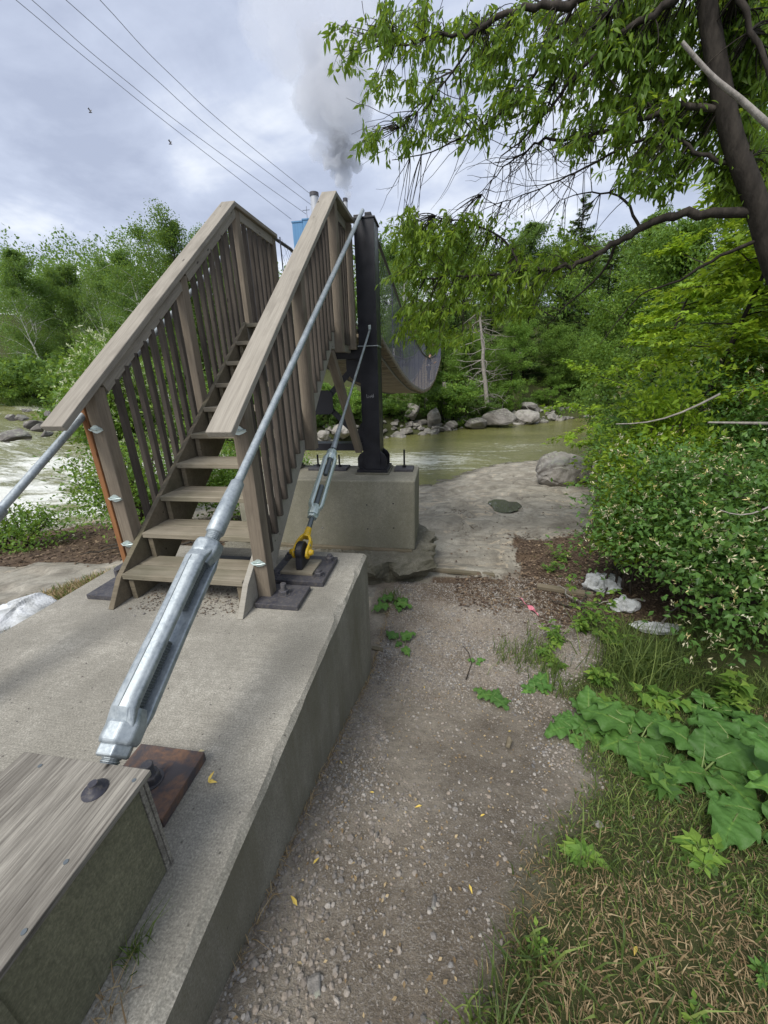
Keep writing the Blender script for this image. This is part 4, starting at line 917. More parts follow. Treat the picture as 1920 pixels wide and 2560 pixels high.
def place(t, loc, rz=None, s=1.0, lean=0.0):
    M_ = Matrix.Translation(loc) @ Matrix.Rotation(rnd.random()*6.28 if rz is None else rz, 4, 'Z') @ Matrix.Rotation(lean, 4, 'X') @ (Matrix.Diagonal((*s, 1)) if hasattr(s, '__len__') else Matrix.Scale(s, 4))
    t.matrix_basis = M_; WM[t.name] = M_; return t
def grow(proto, used, loc, label, group, s=1.0, lean=0.0, rz=None):
    if not used: t = proto
    else: t = copy_tree(proto, Matrix.Identity(4))
    t['label'] = label; t['group'] = group; place(t, loc, rz, s, lean); return t
def onland(u, v, y=None, x=None):
    return None
# ------------------------------------------------------------------ far woods
def at_px(u, y, v=950): p = by(u, v, y); return p.x
TOPS = {}
def px_tree(proto, used, u, vt, y, H0, label, group, sx=1.0, lean=0.0):
    me_ = proto.children[1].data
    if me_.name not in TOPS:
        co_ = np.empty(len(me_.vertices)*3, np.float32); me_.vertices.foreach_get('co', co_); TOPS[me_.name] = float(np.percentile(co_[2::3], 99.6))
    H0 = TOPS[me_.name]
    x = by(u, vt, y).x; z = gz1(x, y); zt = by(u, vt, y).z; s_ = max(.3, (zt-z)/H0)
    return grow(proto, used, (x, y, z-.1), label, group, (s_*sx, s_*sx, s_), lean)
birch = make_tree('birch_tree', broadleaf(3, 10, .22, .22, 44, .095, 42000, 'far', .011, 1.3, 6, .02, .34), MT['birch'], MT['leafF'], 'x', 'birch tree', (0, 0, 0))
poplar = make_tree('poplar_tree', broadleaf(8, 11, .24, .18, 44, .095, 42000, 'far', .013, 1.6, 6, 0, .32), MT['bark'], MT['leafF'], 'x', 'poplar tree', (0, 0, 0))
thin = make_tree('birch_tree', broadleaf(21, 9, .26, .3, 22, .09, 9000, 'far', .010, 1.2, 5, .05, .45), MT['birch'], MT['leafF'], 'x', 'birch tree', (0, 0, 0))
spr = make_tree('spruce_tree', spruce(5, 10, 26000, .17, .23), MT['barkd'], MT['needle'], 'x', 'spruce tree', (0, 0, 0))
lush = make_tree('alder_tree', broadleaf(14, 8, .36, .08, 46, .12, 42000, 'oval', .012, .7, 7, 0, .36), MT['barkd'], MT['leafS'], 'x', 'alder tree', (0, 0, 0))
shrub = make_tree('willow_shrub', broadleaf(31, 3, .5, .05, 40, .10, 15000, 'far', .012, .8, 6, 0, .42, 5), MT['barkd'], MT['leafS'], 'x', 'shrub', (0, 0, 0), ('stems', 'foliage'))
shrub2 = make_tree('bank_shrub', broadleaf(37, 2.4, .62, .03, 44, .10, 16000, 'oval', .012, .6, 6, 0, .42, 6), MT['barkd'], MT['leafF'], 'x', 'shrub', (0, 0, 0), ('stems', 'foliage'))
GL = 'trees on the far left bank'
c = {}
def T_(key, proto, H0, rows, grp):
    for (u, vt, y, lab, *o) in rows:
        px_tree(proto, key in c, u, vt, y, H0, lab, grp, *(o or [])); c[key] = 1
T_('b', birch, 10, [(25, 625, 27, 'leafy birch standing at the very left edge of the view'), (165, 665, 30, 'dense birch behind the leaning white trunk on the left bank'), (300, 630, 29, 'brownish green birch in the middle of the left bank row'),
  (560, 590, 27, 'birch showing between the upper left balusters'), (980, 610, 40, 'birch on the far bank just right of the steel column'), (1330, 560, 44, 'birch behind the spruces over the river', 1.2), (1640, 540, 40, 'tall birch on the far bank behind the elder branches', 1.2), (640, 690, 34, 'low birch seen through the stairway opening', 1.1)], 'birches across the river')
T_('p', poplar, 11, [(425, 570, 24, 'tallest poplar left of the stairs with its top above the rail', 1.1), (535, 560, 25, 'second tall poplar whose tip touches the left cap rail'), (100, 655, 31, 'round poplar between the two left birches'), (240, 645, 34, 'poplar at the back of the left bank row', 1.2), (1120, 600, 42, 'poplar behind the hanging elder leaves', 1.3), (760, 700, 38, 'poplar behind the lattice of right balusters', 1.2), (1480, 600, 46, 'broad poplar at the back of the far bank wood', 1.5)], 'poplars across the river')
T_('t', thin, 9, [(330, 560, 24, 'sparse birch with bare twigs showing above the row', 1, .06), (215, 700, 25, 'thin birch with brownish crown in the left row', 1, -.05), (60, 720, 25, 'leaning white birch trunk over the left bank grass', 1, .12), (365, 650, 23, 'slanting pale birch left of the tall poplar', 1, -.18), (1010, 640, 37, 'thin birch beside the chain link net')], 'sparse birches across the river')
T_('s', spr, 10, [(1458, 488, 46, 'tallest spruce, its tip rising above the far wood'), (1150, 660, 34, 'dark spruce behind the white dead birch'), (1240, 640, 36, 'dark spruce to the right of the dead birch'), (1330, 690, 37, 'shorter spruce over the pale boulders'), (1420, 640, 38, 'dark spruce near the end of the far bank', 1.2), (1540, 600, 38, 'spruce hidden behind bright maple leaves', 1.2), (1700, 560, 36, 'spruce behind the elder trunk', 1.3), (1850, 560, 34, 'spruce at the right edge behind the elder', 1.3), (945, 590, 44, 'narrow spruce tip beside the steel column', .6), (985, 640, 47, 'slim spruce between the column and the elder leaves', .7)], 'spruces on the far bank')
T_('l', lush, 8, [(1090, 790, 32, 'bushy alder at the bridge end on the far bank'), (1290, 800, 33, 'light green alder above the pale boulders'), (1400, 810, 35, 'rounded alder beside the last spruce'), (1520, 780, 35, 'alder behind the bright maple'), (860, 740, 33, 'alder seen between column and stair prop'), (700, 780, 31, 'alder seen through the right balusters'), (590, 760, 27, 'alder seen between the upper left balusters'), (470, 740, 26, 'alder behind the middle of the left handrail'), (1000, 760, 35, 'alder under the sagging net'), (340, 800, 24, 'alder between the flowering shrub and the left handrail'), (220, 850, 27, 'low alder on the left grassy bank'), (1180, 830, 31, 'alder around the white dead birch')], 'alders on the far bank')
GS = 'shrubs along the far waterline'
rows = [(20, 880, 26), (95, 890, 25), (160, 880, 24), (560, 930, 20.5), (640, 960, 20.5), (745, 960, 21.5), (850, 955, 22.5), (960, 950, 25), (1130, 930, 27.5), (1250, 950, 30), (1380, 960, 32.5), (470, 900, 19.5)]
wh = ['at the left picture edge', 'behind the grassy left point', 'right of the grassy left point', 'seen through the lower left balusters', 'seen above the middle treads', 'seen above the lower black beam', 'between the timber prop and the column', 'just right of the column foot', 'under the bridge sag', 'above the grey boulders', 'at the right end of the stony shore', 'behind the left stair post']
for i, (u, vt, y) in enumerate(rows): px_tree(shrub, i > 0, u, vt, y, 3, 'pale green willow shrub '+wh[i], GS, 1.25)
rows = [(60, 900, 24), (265, 890, 22), (330, 900, 20), (420, 930, 20), (520, 950, 19.5), (605, 985, 19.6), (700, 985, 20.6), (800, 1000, 21.6), (900, 985, 23.2), (1000, 1000, 25.2), (1070, 960, 27), (1190, 985, 28.5), (1320, 990, 31.5), (1450, 980, 34)]
wh = ['on the left grassy point', 'behind the flowering shrub', 'left of the left handrail', 'behind the left handrail', 'below the middle left post', 'behind the open risers', 'behind the lower right balusters', 'beside the black gusset', 'behind the column', 'right of the column above the stones', 'under the lowest bridge deck', 'right of the dead birch foot', 'above the second pale boulder', 'where the maple hides the shore']
for i, (u, vt, y) in enumerate(rows): px_tree(shrub2, i > 0, u, vt, y, 2.4, 'low dark green shrub '+wh[i], GS, 1.2)
# dead white birch leaning on the far bank
r = np.random.RandomState(77); W = Wood(); p0 = by(1218, 1015, 27.5); p1 = by(1200, 835, 27.5); p2 = by(1203, 740, 27.6)
Tt = np.array([np.array(p0)*(1-q)**2+2*q*(1-q)*np.array(p1)+q*q*np.array(p2)+r.normal(size=3)*.03 for q in np.linspace(0, 1, 12)]); W.limb(Tt, np.linspace(.16, .03, 12), 7)
for i in range(46):
    j = r.randint(0, 10); a = r.rand()*6.28; B = wander(Tt[j], (math.cos(a), math.sin(a)*.5, -.3+.3*r.rand()), r.uniform(.8, 2.4), 6, r, .2, -.02); W.limb(B, np.linspace(.03, .008, 7), 3)
    for k_ in range(3): W.limb(wander(B[r.randint(2, 6)], r.normal(size=3), .6, 3, r, .3), np.linspace(.012, .005, 4), 3)
V, F = W.out(); t = mesh_np('dead_birch', V-np.array(p0), F, MT['dead'], M=Matrix.Translation(p0), smooth_=True); tag(t, 'bare dead white birch leaning over the far shore', 'dead tree')
for u, v0, v1, lab in ((1114, 1010, 955, 'short grey stump post under the bridge deck'), (1066, 1018, 968, 'pale broken trunk below the lowest deck point')):
    a = by(u, v0, 26.5); b = by(u-4, v1, 26.5); W = Wood(); W.limb(np.array([a, a.lerp(b, .5)+Vector((.03, 0, 0)), b]), [.17, .14, .11], 8); V, F = W.out(); tag(mesh_np('tree_stump', V-np.array(a), F, MT['dead'], M=Matrix.Translation(a)), lab, 'stump')

# ------------------------------------------------------------------ rocks
def rock(name, loc, size, seed, m_, label, cat, group=None, sub=3, rz=0., pts=26, flat=0.0):
    r = np.random.RandomState(seed); bm = bmesh.new(); P = r.normal(size=(pts, 3)); P /= np.linalg.norm(P, axis=1)[:, None]; P *= (.82+.3*r.rand(pts, 1))
    for p in P: bm.verts.new(Vector((p[0]*size[0]/2, p[1]*size[1]/2, p[2]*size[2]/2)))
    bmesh.ops.convex_hull(bm, input=bm.verts); 
    for v in [v for v in bm.verts if not v.link_faces]: bm.verts.remove(v)
    bmesh.ops.bevel(bm, geom=bm.edges[:], offset=min(size)*.05, segments=1, affect='EDGES')
    bmesh.ops.triangulate(bm, faces=bm.faces[:])
    bmesh.ops.subdivide_edges(bm, edges=bm.edges[:], cuts=2, use_grid_fill=True)
    if sub > 2: bmesh.ops.subdivide_edges(bm, edges=bm.edges[:], cuts=1, use_grid_fill=True)
    for v in bm.verts:
        c_ = v.co; q = float(vnoise(c_.x*5/max(size)+seed, c_.y*5/max(size)+c_.z*3/max(size)))-.5; q2 = float(vnoise(c_.x*19/max(size)+seed, c_.y*19/max(size)+c_.z*17/max(size)))-.5
        v.co += c_.normalized()*(q*.10+q2*.035)*min(size)
    me = bpy.data.meshes.new(name); bm.to_mesh(me); bm.free(); me.materials.append(m_)
    o = bpy.data.objects.new(name, me); link(o, Matrix.Translation(loc) @ Matrix.Rotation(rz, 4, 'Z')); return tag(o, label, cat, group)
# the big boulder on the ledge, modelled from its outline in front and side view
p = by(1414, 1155, 11.6); w = 1.72; bm = bmesh.new()
prof = [(-.86, -.10, -.25), (-.80, .20, -.2), (-.62, .46, -.1), (-.30, .52, .0), (.15, .50, .05), (.60, .36, .05), (.84, .14, 0), (.87, -.08, -.05), (.70, -.30, -.1), (.35, -.46, -.1), (-.1, -.50, -.2), (-.45, -.44, -.3), (-.74, -.30, -.3),
        (-.55, .22, -.62), (-.1, .30, -.70), (.4, .16, -.62), (.62, -.10, -.5), (.3, -.28, -.60), (-.2, -.3, -.66), (-.6, -.08, -.62), (-.72, .05, -.45), (-.6, .3, .5), (0, .45, .65), (.5, .2, .6), (0, -.45, .5), (.7, -.2, .4), (-.7, -.2, .4)]
for x, z, y in prof: bm.verts.new((x, y, z))
bmesh.ops.convex_hull(bm, input=bm.verts); bmesh.ops.bevel(bm, geom=bm.edges[:], offset=.05, segments=2, affect='EDGES'); bmesh.ops.triangulate(bm, faces=bm.faces[:])
for _ in range(3): bmesh.ops.subdivide_edges(bm, edges=[e_ for e_ in bm.edges if e_.calc_length() > .06], cuts=1); bmesh.ops.triangulate(bm, faces=bm.faces[:])
for v in bm.verts:
    c_ = v.co; v.co += c_.normalized()*((float(vnoise(c_.x*3+9, c_.y*3+c_.z*2.3))-.5)*.10+(float(vnoise(c_.x*9, c_.y*7+c_.z*9))-.5)*.045)
me = bpy.data.meshes.new('boulder'); bm.to_mesh(me); bm.free(); me.materials.append(MT['boulder']); o = bpy.data.objects.new('boulder', me)
link(o, Matrix.Translation((p.x, p.y, gz1(p.x, p.y)+.40))); tag(o, 'big rounded grey boulder on the bedrock ledge by the river', 'boulder')
BIGR = [(1245, 1045, 82, 44, 27.2, 'pale split boulder at the far waterline right of the dead birch'), (1190, 1058, 62, 30, 26.6, 'dark flat boulder at the far waterline beside the pale one'), (1315, 1042, 66, 36, 29, 'jagged light boulder on the far shore with a white top'), (1030, 1030, 44, 40, 25, 'squarish brown boulder right of the column on the far bank'),
        (1085, 1045, 46, 56, 25.3, 'tall grey boulder below the deck low point'), (1318, 1018, 50, 24, 30.5, 'slab of grey rock lying above the jagged boulder'), (930, 1070, 40, 40, 24, 'boulder hidden partly behind the column'), (855, 1078, 66, 40, 20.8, 'broad pinkish boulder seen below the black gusset'), (808, 1085, 40, 36, 20.3, 'pale boulder left of the pinkish one under the braces'),
        (1378, 1045, 34, 20, 31, 'small light boulder near the right end of the shore'), (1130, 1062, 40, 22, 26, 'low dark stone under the bridge deck')]
for i, (u, v, w, h, y, lab) in enumerate(BIGR):
    a = by(u, v, y); k = y/950*1.05; rock('boulder', (a.x, a.y, a.z), (w*k*.95, w*k*.8, h*k*1.0), 300+i, MT['rock'] if i not in (2, 7, 8) else MT['boulder'], lab, 'boulder', rz=i*1.1, sub=2)
protos = [rock('shore_rock', (0, 0, 0), (.62, .5, .36), 400+i, MT['rock'] if i < 5 else MT['boulder'], 'small angular rock in the rubble of the far shore', 'rock', 'rubble rocks along the far shore', sub=2, pts=14) for i in range(6)]
fs = np.array([(-9.6, 17.2), (-8.4, 18.2), (-6.85, 19.9), (-2.6, 23.4), (-.2, 25), (1.4, 27.3), (5.4, 28.9), (9.4, 31.6), (14, 34)])
used = set(); ln_ = np.r_[0, np.cumsum(np.hypot(*np.diff(fs, axis=0).T))]
def put(pi, loc, s_, label, group):
    pr_ = protos[pi]
    M_ = Matrix.Translation(loc) @ Matrix.Rotation(rnd.random()*6.28, 4, 'Z') @ Matrix.Rotation(rnd.uniform(-.5, .5), 4, 'X') @ Matrix.Diagonal((s_, s_*rnd.uniform(.7, 1.2), s_*rnd.uniform(.7, 1.1), 1))
    if pi not in used: used.add(pi); pr_.matrix_basis = M_; o = pr_
    else: o = copy_tree(pr_, M_)
    o['label'] = label; o['group'] = group
for i in range(210):
    d_ = rnd.random()*ln_[-1]; x = np.interp(d_, ln_, fs[:, 0])+rnd.uniform(-.3, .3); y = np.interp(d_, ln_, fs[:, 1])+rnd.uniform(-.35, 1.7)**1; z = gz1(x, y); z = max(z, -2.22)
    put(i % 6, (x, y, z+.05), rnd.choice([.5, .7, .8, 1.0, 1.3, 1.7]), 'small angular rock in the rubble of the far shore', 'rubble rocks along the far shore')
for i in range(30):
    u, v = rnd.uniform(-10, 240), rnd.uniform(975, 1150); zq = -.6
    q = bz(u, v, -1.3); 
    for _ in range(5): q = bz(u, v, float(wz(np.array(q.x), np.array(q.y))))
    put(i % 5, (q.x, q.y, q.z-.10), rnd.uniform(.35, .9)*max(1, q.y/30), 'dark wet rock breaking the rapids', 'wet rocks in the rapids')

# ------------------------------------------------------------------ box elder over the right side
r = np.random.RandomState(5); W = Wood()
def pl_(pts, ys): return np.array([by(u, v, y) for (u, v), y in zip(pts, ys)])
def fine(P, k=4):
    P = np.asarray(P); t_ = np.linspace(0, len(P)-1, (len(P)-1)*k+1); out = []
    for q in t_:
        i = min(int(q), len(P)-2); f = q-i; p0, p1, p2, p3 = P[max(i-1, 0)], P[i], P[i+1], P[min(i+2, len(P)-1)]
        out.append(.5*((2*p1)+(-p0+p2)*f+(2*p0-5*p1+4*p2-p3)*f*f+(-p0+3*p1-3*p2+p3)*f**3))
    return np.array(out)
LIMBS = []
def limb(pts, ys, r0, r1, k=4, sides=8):
    P = fine(pl_(pts, ys), k); P[1:-1] += r.normal(size=(len(P)-2, 3))*min(.012, r0*.35); W.limb(P, np.linspace(r0, r1, len(P)), sides); LIMBS.append((P, np.linspace(r0, r1, len(P)))); return P
gb = gz1(3.9, 4.2)
TR = np.array([(3.9, 4.2, gb-.2), (3.75, 4.2, -.2), (3.45, 4.2, .72), (3.1, 4.2, 1.62)]+[tuple(by(u, v, 4.2)) for u, v in ((1935, 660), (1888, 500), (1832, 350), (1796, 180), (1765, 0), (1745, -160), (1750, -420))])
TRf = fine(TR, 5); W.limb(TRf, np.linspace(.10, .05, len(TRf)), 12); LIMBS.append((TRf, np.linspace(.2, .1, len(TRf))))
limb([(1894, 545), (1779, 532), (1671, 541), (1600, 572), (1543, 606), (1475, 643), (1408, 667), (1306, 677), (1219, 690), (1124, 692), (1060, 700)], np.linspace(4.2, 5.0, 11), .040, .007)
limb([(1750, -300), (1600, -120), (1441, 2), (1374, 8), (1286, 28), (1205, 67), (1165, 88), (1090, 84), (1050, 106), (989, 105)], np.linspace(4.1, 4.6, 10), .034, .005)
limb([(1745, -60), (1657, 20), (1576, 67), (1480, 150), (1400, 235), (1320, 330), (1250, 395)], np.linspace(4.1, 4.6, 7), .03, .004)
limb([(1600, -60), (1522, 27), (1448, 101), (1394, 202), (1350, 300), (1300, 370)], np.linspace(4.2, 4.7, 6), .02, .003)
limb([(1874, 398), (1806, 405), (1732, 378), (1671, 337), (1645, 300), (1610, 250)], np.linspace(4.2, 4.4, 6), .02, .006)
limb([(1800, 270), (1700, 268), (1600, 300), (1509, 331), (1428, 348), (1360, 348), (1313, 378), (1259, 419), (1205, 486)], np.linspace(4.2, 4.9, 9), .024, .003)
limb([(1671, 337), (1600, 350), (1500, 400), (1420, 440), (1330, 480), (1240, 510)], np.linspace(4.3, 4.9, 6), .014, .003)
limb([(1600, 572), (1560, 500), (1480, 480), (1400, 500)], np.linspace(4.5, 5.2, 4), .014, .003)
limb([(1543, 606), (1500, 690), (1420, 760), (1360, 820)], np.linspace(4.6, 5.2, 4), .015, .003)
limb([(1306, 677), (1260, 600), (1180, 560), (1090, 540)], np.linspace(4.8, 5.2, 4), .014, .003)
limb([(1219, 690), (1160, 740), (1090, 780), (1040, 800)], np.linspace(4.9, 5.2, 4), .012, .003)
limb([(1895, 600), (1800, 640), (1700, 700), (1600, 740), (1500, 860)], np.linspace(4.2, 4.9, 5), .018, .003)
limb([(1441, 2), (1380, 120), (1290, 250), (1180, 330), (1080, 380), (980, 400)], np.linspace(4.3, 4.8, 6), .016, .003)
limb([(1205, 67), (1130, 180), (1060, 260), (1000, 320)], np.linspace(4.5, 4.7, 4), .011, .003)
limb([(1745, -160), (1820, -60), (1900, 120), (1960, 300)], np.linspace(4.1, 3.9, 4), .025, .01)
# bare twigs hanging into the gap of sky
for i in range(150):
    Lp, Lr = LIMBS[rnd.choice([1, 3, 4, 6, 6, 6, 7, 7, 13, 14])]; j = rnd.randrange(len(Lp)//3, len(Lp)); B = wander(Lp[j], (-.55+r.normal()*.5, r.normal()*.4, -.6+r.normal()*.4), r.uniform(.25, .75), 6, r, .16, .01); W.limb(B, np.linspace(.0045, .0014, 7), 3)
    if rnd.random() < .7: W.limb(wander(B[3], r.normal(size=3), .2, 3, r, .25), np.linspace(.0022, .0012, 4), 3)
ELL = [(868, 110, 32, 60, 9), (950, 60, 50, 45, 12), (945, 205, 28, 22, 7), (935, 335, 40, 26, 9), (1040, 325, 40, 40, 9), (1045, 60, 70, 60, 22), (1050, 215, 55, 50, 12), (1180, 115, 100, 90, 40), (1150, 290, 80, 60, 17), (1330, 100, 100, 100, 48), (1290, 270, 80, 70, 22),
       (1480, 120, 110, 120, 64), (1460, 310, 80, 70, 20), (1600, 290, 100, 100, 50), (1660, 90, 100, 120, 55), (1640, 430, 90, 55, 20), (1850, 120, 100, 180, 120), (1860, 400, 80, 120, 60), (1900, 40, 60, 100, 40), (1560, 60, 100, 70, 40), (1720, 300, 60, 120, 30),
       (1085, 590, 80, 50, 30), (1020, 545, 30, 35, 9), (1030, 660, 45, 45, 14), (1055, 790, 60, 45, 24), (1150, 700, 90, 65, 32), (1250, 650, 80, 55, 20), (1275, 750, 75, 50, 20), (1130, 830, 50, 30, 9), (1350, 690, 60, 50, 10), (1200, 560, 60, 40, 8), (1420, 620, 60, 50, 10)]
AL = np.concatenate([P for P, R_ in LIMBS[1:]]); PP = []; DD = []; SS = []; TT = []
for (u, v, ru, rv, n) in ELL:
    for i in range(int(n*(1.2 if v < 480 and u < 1500 else 1.8))):
        a = r.rand()*6.28; q = r.rand()**.5; low = v > 480; y = (r.uniform(4.6, 5.4) if low else r.uniform(4.2, 5.0)); cpt = np.array(by(u+ru*q*math.cos(a), v+rv*q*math.sin(a), y))
        j = np.argmin(np.linalg.norm(AL-cpt-np.array([.1, 0, .15]), axis=1)); s0 = AL[j]; dist = np.linalg.norm(cpt-s0)
        if dist < 1.1:
            k_ = np.linspace(0, 1, 6)[:, None]; ctrl = (s0+cpt)/2+np.array([0, 0, .12*dist])+r.normal(size=3)*.03; B = s0*(1-k_)**2+2*k_*(1-k_)*ctrl+cpt*k_**2; W.limb(B, np.linspace(.0055, .002, 6), 3)
        d0 = norm(np.array([-.5+r.normal()*.5, r.normal()*.5, -.45+r.normal()*.35])); Tw = wander(cpt-d0*.1, d0, r.uniform(.18, .34), 5, r, .14, -.06); W.limb(Tw, np.linspace(.003, .0012, 6), 3)
        m_ = r.randint(13, 21); tw = r.rand(); sel = r.rand(m_)*5; jj = np.minimum(4, sel.astype(int)); b_ = Tw[jj]+(Tw[jj+1]-Tw[jj])*(sel-jj)[:, None]
        PP.append(b_+r.normal(size=(m_, 3))*.018); dd = r.normal(size=(m_, 3))*.55+d0*.5; dd[:, 2] -= .75; DD.append(dd); SS.append(r.uniform(.048, .098, m_)); TT.append(np.clip(tw*.5+r.rand(m_)*.5, 0, 1)*(.8 if not low else 1.0)+(.15 if low else 0))
t = thing('box_elder_tree', (3.9, 4.2, gb), 'dark trunked box elder at the right arching drooping branches over the path', 'tree')
V, F = W.out(); mesh_np('trunk', V, F, MT['barkd'], t, smooth_=True)
PP = np.concatenate(PP); V, F, k = leaves(PP, np.concatenate(DD), np.concatenate(SS), 'lance', r, .5); mesh_np('crown', V, F, MT['leafA'], t, tint=np.repeat(np.clip(np.concatenate(TT), 0, 1), k))
W = Wood(); Pd = fine(pl_([(1705, 105), (1779, 189), (1853, 250), (1925, 315), (2010, 380)], [3.4, 3.4, 3.4, 3.4, 3.4])); W.limb(Pd, np.linspace(.010, .022, len(Pd)), 8); V, F = W.out(); mesh_np('dead_limb', V, F, MT['dead'], t, smooth_=True)

# ------------------------------------------------------------------ honeysuckle bushes
def bush(name, cen, rad, n, leaf, lmat, label, cat, seed, nflow=0, fmat=None, tpl='oval', stems=14, dens=.35, fl=.035, base=None, lump=.22, tall=0):
    r = np.random.RandomState(seed); cen = np.array(cen, float); rad = np.array(rad, float); gzb = gz1(cen[0], cen[1]) if base is None else base
    W = Wood(); tips = []
    for i in range(stems):
        a = r.rand()*6.28; q = r.rand()**.5*.85; tip = cen+rad*np.array([math.cos(a)*q, math.sin(a)*q, .75*(1-q*q)**.5]); b0 = np.array([cen[0]+r.normal()*.12, cen[1]+r.normal()*.12, gzb-.05])
        k_ = np.linspace(0, 1, 8)[:, None]; mid = b0*.5+tip*.5+np.array([0, 0, .2*rad[2]]); B = b0*(1-k_)**2+2*k_*(1-k_)*mid+tip*k_**2+r.normal(size=(8, 3))*.015; W.limb(B, np.linspace(.018, .004, 8)*max(1, rad[2]*.8), 5)
        for s_ in range(6): S_ = wander(B[r.randint(2, 8)], (B[-1]-B[0])/np.linalg.norm(B[-1]-B[0])+r.normal(size=3)*.9, rad.min()*.5, 5, r, .2); W.limb(S_, np.linspace(.005, .0015, 6), 3)
    nc = int(n/26); u_ = norm(r.normal(size=(nc, 3))); u_[:, 2] = np.abs(u_[:, 2])*1.0-.35*(r.rand(nc) < .4)*r.rand(nc); rr_ = (dens+(1-dens)*r.rand(nc)**.5)
    az = np.arctan2(u_[:, 1], u_[:, 0]); lum = 1+lump*2*fbm(az*2.2+seed, u_[:, 2]*3.1, seed, 3)*1.3
    C = cen+u_*rad*(rr_*lum)[:, None]; C = C[C[:, 2] > gzb-.02]; nc = len(C); idx = r.randint(0, nc, n); cr_ = rad.mean()*.13
    P = C[idx]+r.normal(size=(n, 3))*cr_*np.array([1, 1, .6]); D = (P-cen)/rad*.7+r.normal(size=(n, 3))*.8; D[:, 2] -= .1
    ct = r.rand(nc); V, F, k = leaves(P, D, leaf*(.6+.75*r.rand(n)), tpl, r, 1.1)
    t = thing(name, (cen[0], cen[1], gzb), label, cat); wv, wf = W.out(); mesh_np('stems', wv, wf, MT['twig'], t, smooth_=True); mesh_np('foliage', V, F, lmat, t, tint=np.repeat(np.clip(ct[idx]*.4+r.rand(n)*.6, 0, 1), k))
    if nflow:
        o_ = C[np.linalg.norm((C-cen)/rad, axis=1) > .72]; m_ = nflow*7; cc = o_[r.randint(0, len(o_), nflow)]+norm(r.normal(size=(nflow, 3)))*cr_*1.2+((o_.mean(0)*0)); cc = cc+((cc-cen)/rad)*.06
        P = np.repeat(cc, 7, 0)+r.normal(size=(m_, 3))*fl*.22; D = r.normal(size=(m_, 3)); D[:, 2] += .4; V, F, k = leaves(P, D, fl*(.7+.6*r.rand(m_)), 'needle', r, .5)
        fo_ = mesh_np('flowers', V, F, fmat or MT['flower'], t, tint=np.repeat(np.clip(np.repeat(r.rand(nflow), 7)*.8+r.rand(m_)*.2, 0, 1), k)); fo_['kind'] = 'stuff'
    return t
H = 'dark green honeysuckle bushes with cream flowers'
bush('honeysuckle_bush', (2.95, 3.75, -.35), (1.15, 1.05, 1.05), 44000, .056, MT['leafH'], 'nearest dark green honeysuckle bush dotted with cream and yellow flowers', 'bush', 1, 1500, dens=.35, fl=.032, lump=.75)
bush('honeysuckle_bush', (4.2, 6.0, -.1), (1.65, 1.5, 1.25), 46000, .062, MT['leafH'], 'larger honeysuckle bush with cream flowers behind the nearest one', 'bush', 2, 1300, dens=.4, fl=.038, lump=.75)
bush('honeysuckle_bush', (5.0, 9.2, -.45), (1.45, 1.4, 1.2), 26000, .07, MT['leafS'], 'light green bush crowding the boulder on the ledge', 'bush', 3, 120, dens=.5, lump=.35)
bush('honeysuckle_bush', (7.4, 9.6, .3), (2.4, 1.9, 1.9), 40000, .075, MT['leafS'], 'yellow flecked bush filling the gap right of the boulder', 'bush', 4, 300, MT['flpale'], dens=.5)
bush('honeysuckle_bush', (6.2, 5.0, .6), (1.9, 1.9, 1.9), 36000, .065, MT['leafH'], 'tall honeysuckle at the right picture edge', 'bush', 5, 600, dens=.5, fl=.04, lump=.5)
bush('elder_sapling', (2.85, 5.5, -.2), (.6, .6, 1.5), 9500, .075, MT['leafB'], 'upright bright green sapling between the bushes and the bedrock', 'sapling', 6, dens=.25, stems=9, lump=.5)
bush('elder_sapling', (2.15, 4.35, -.55), (.36, .36, .85), 3600, .07, MT['leafB'], 'small bright sapling at the left flank of the nearest honeysuckle', 'sapling', 16, dens=.25, stems=7, lump=.5)
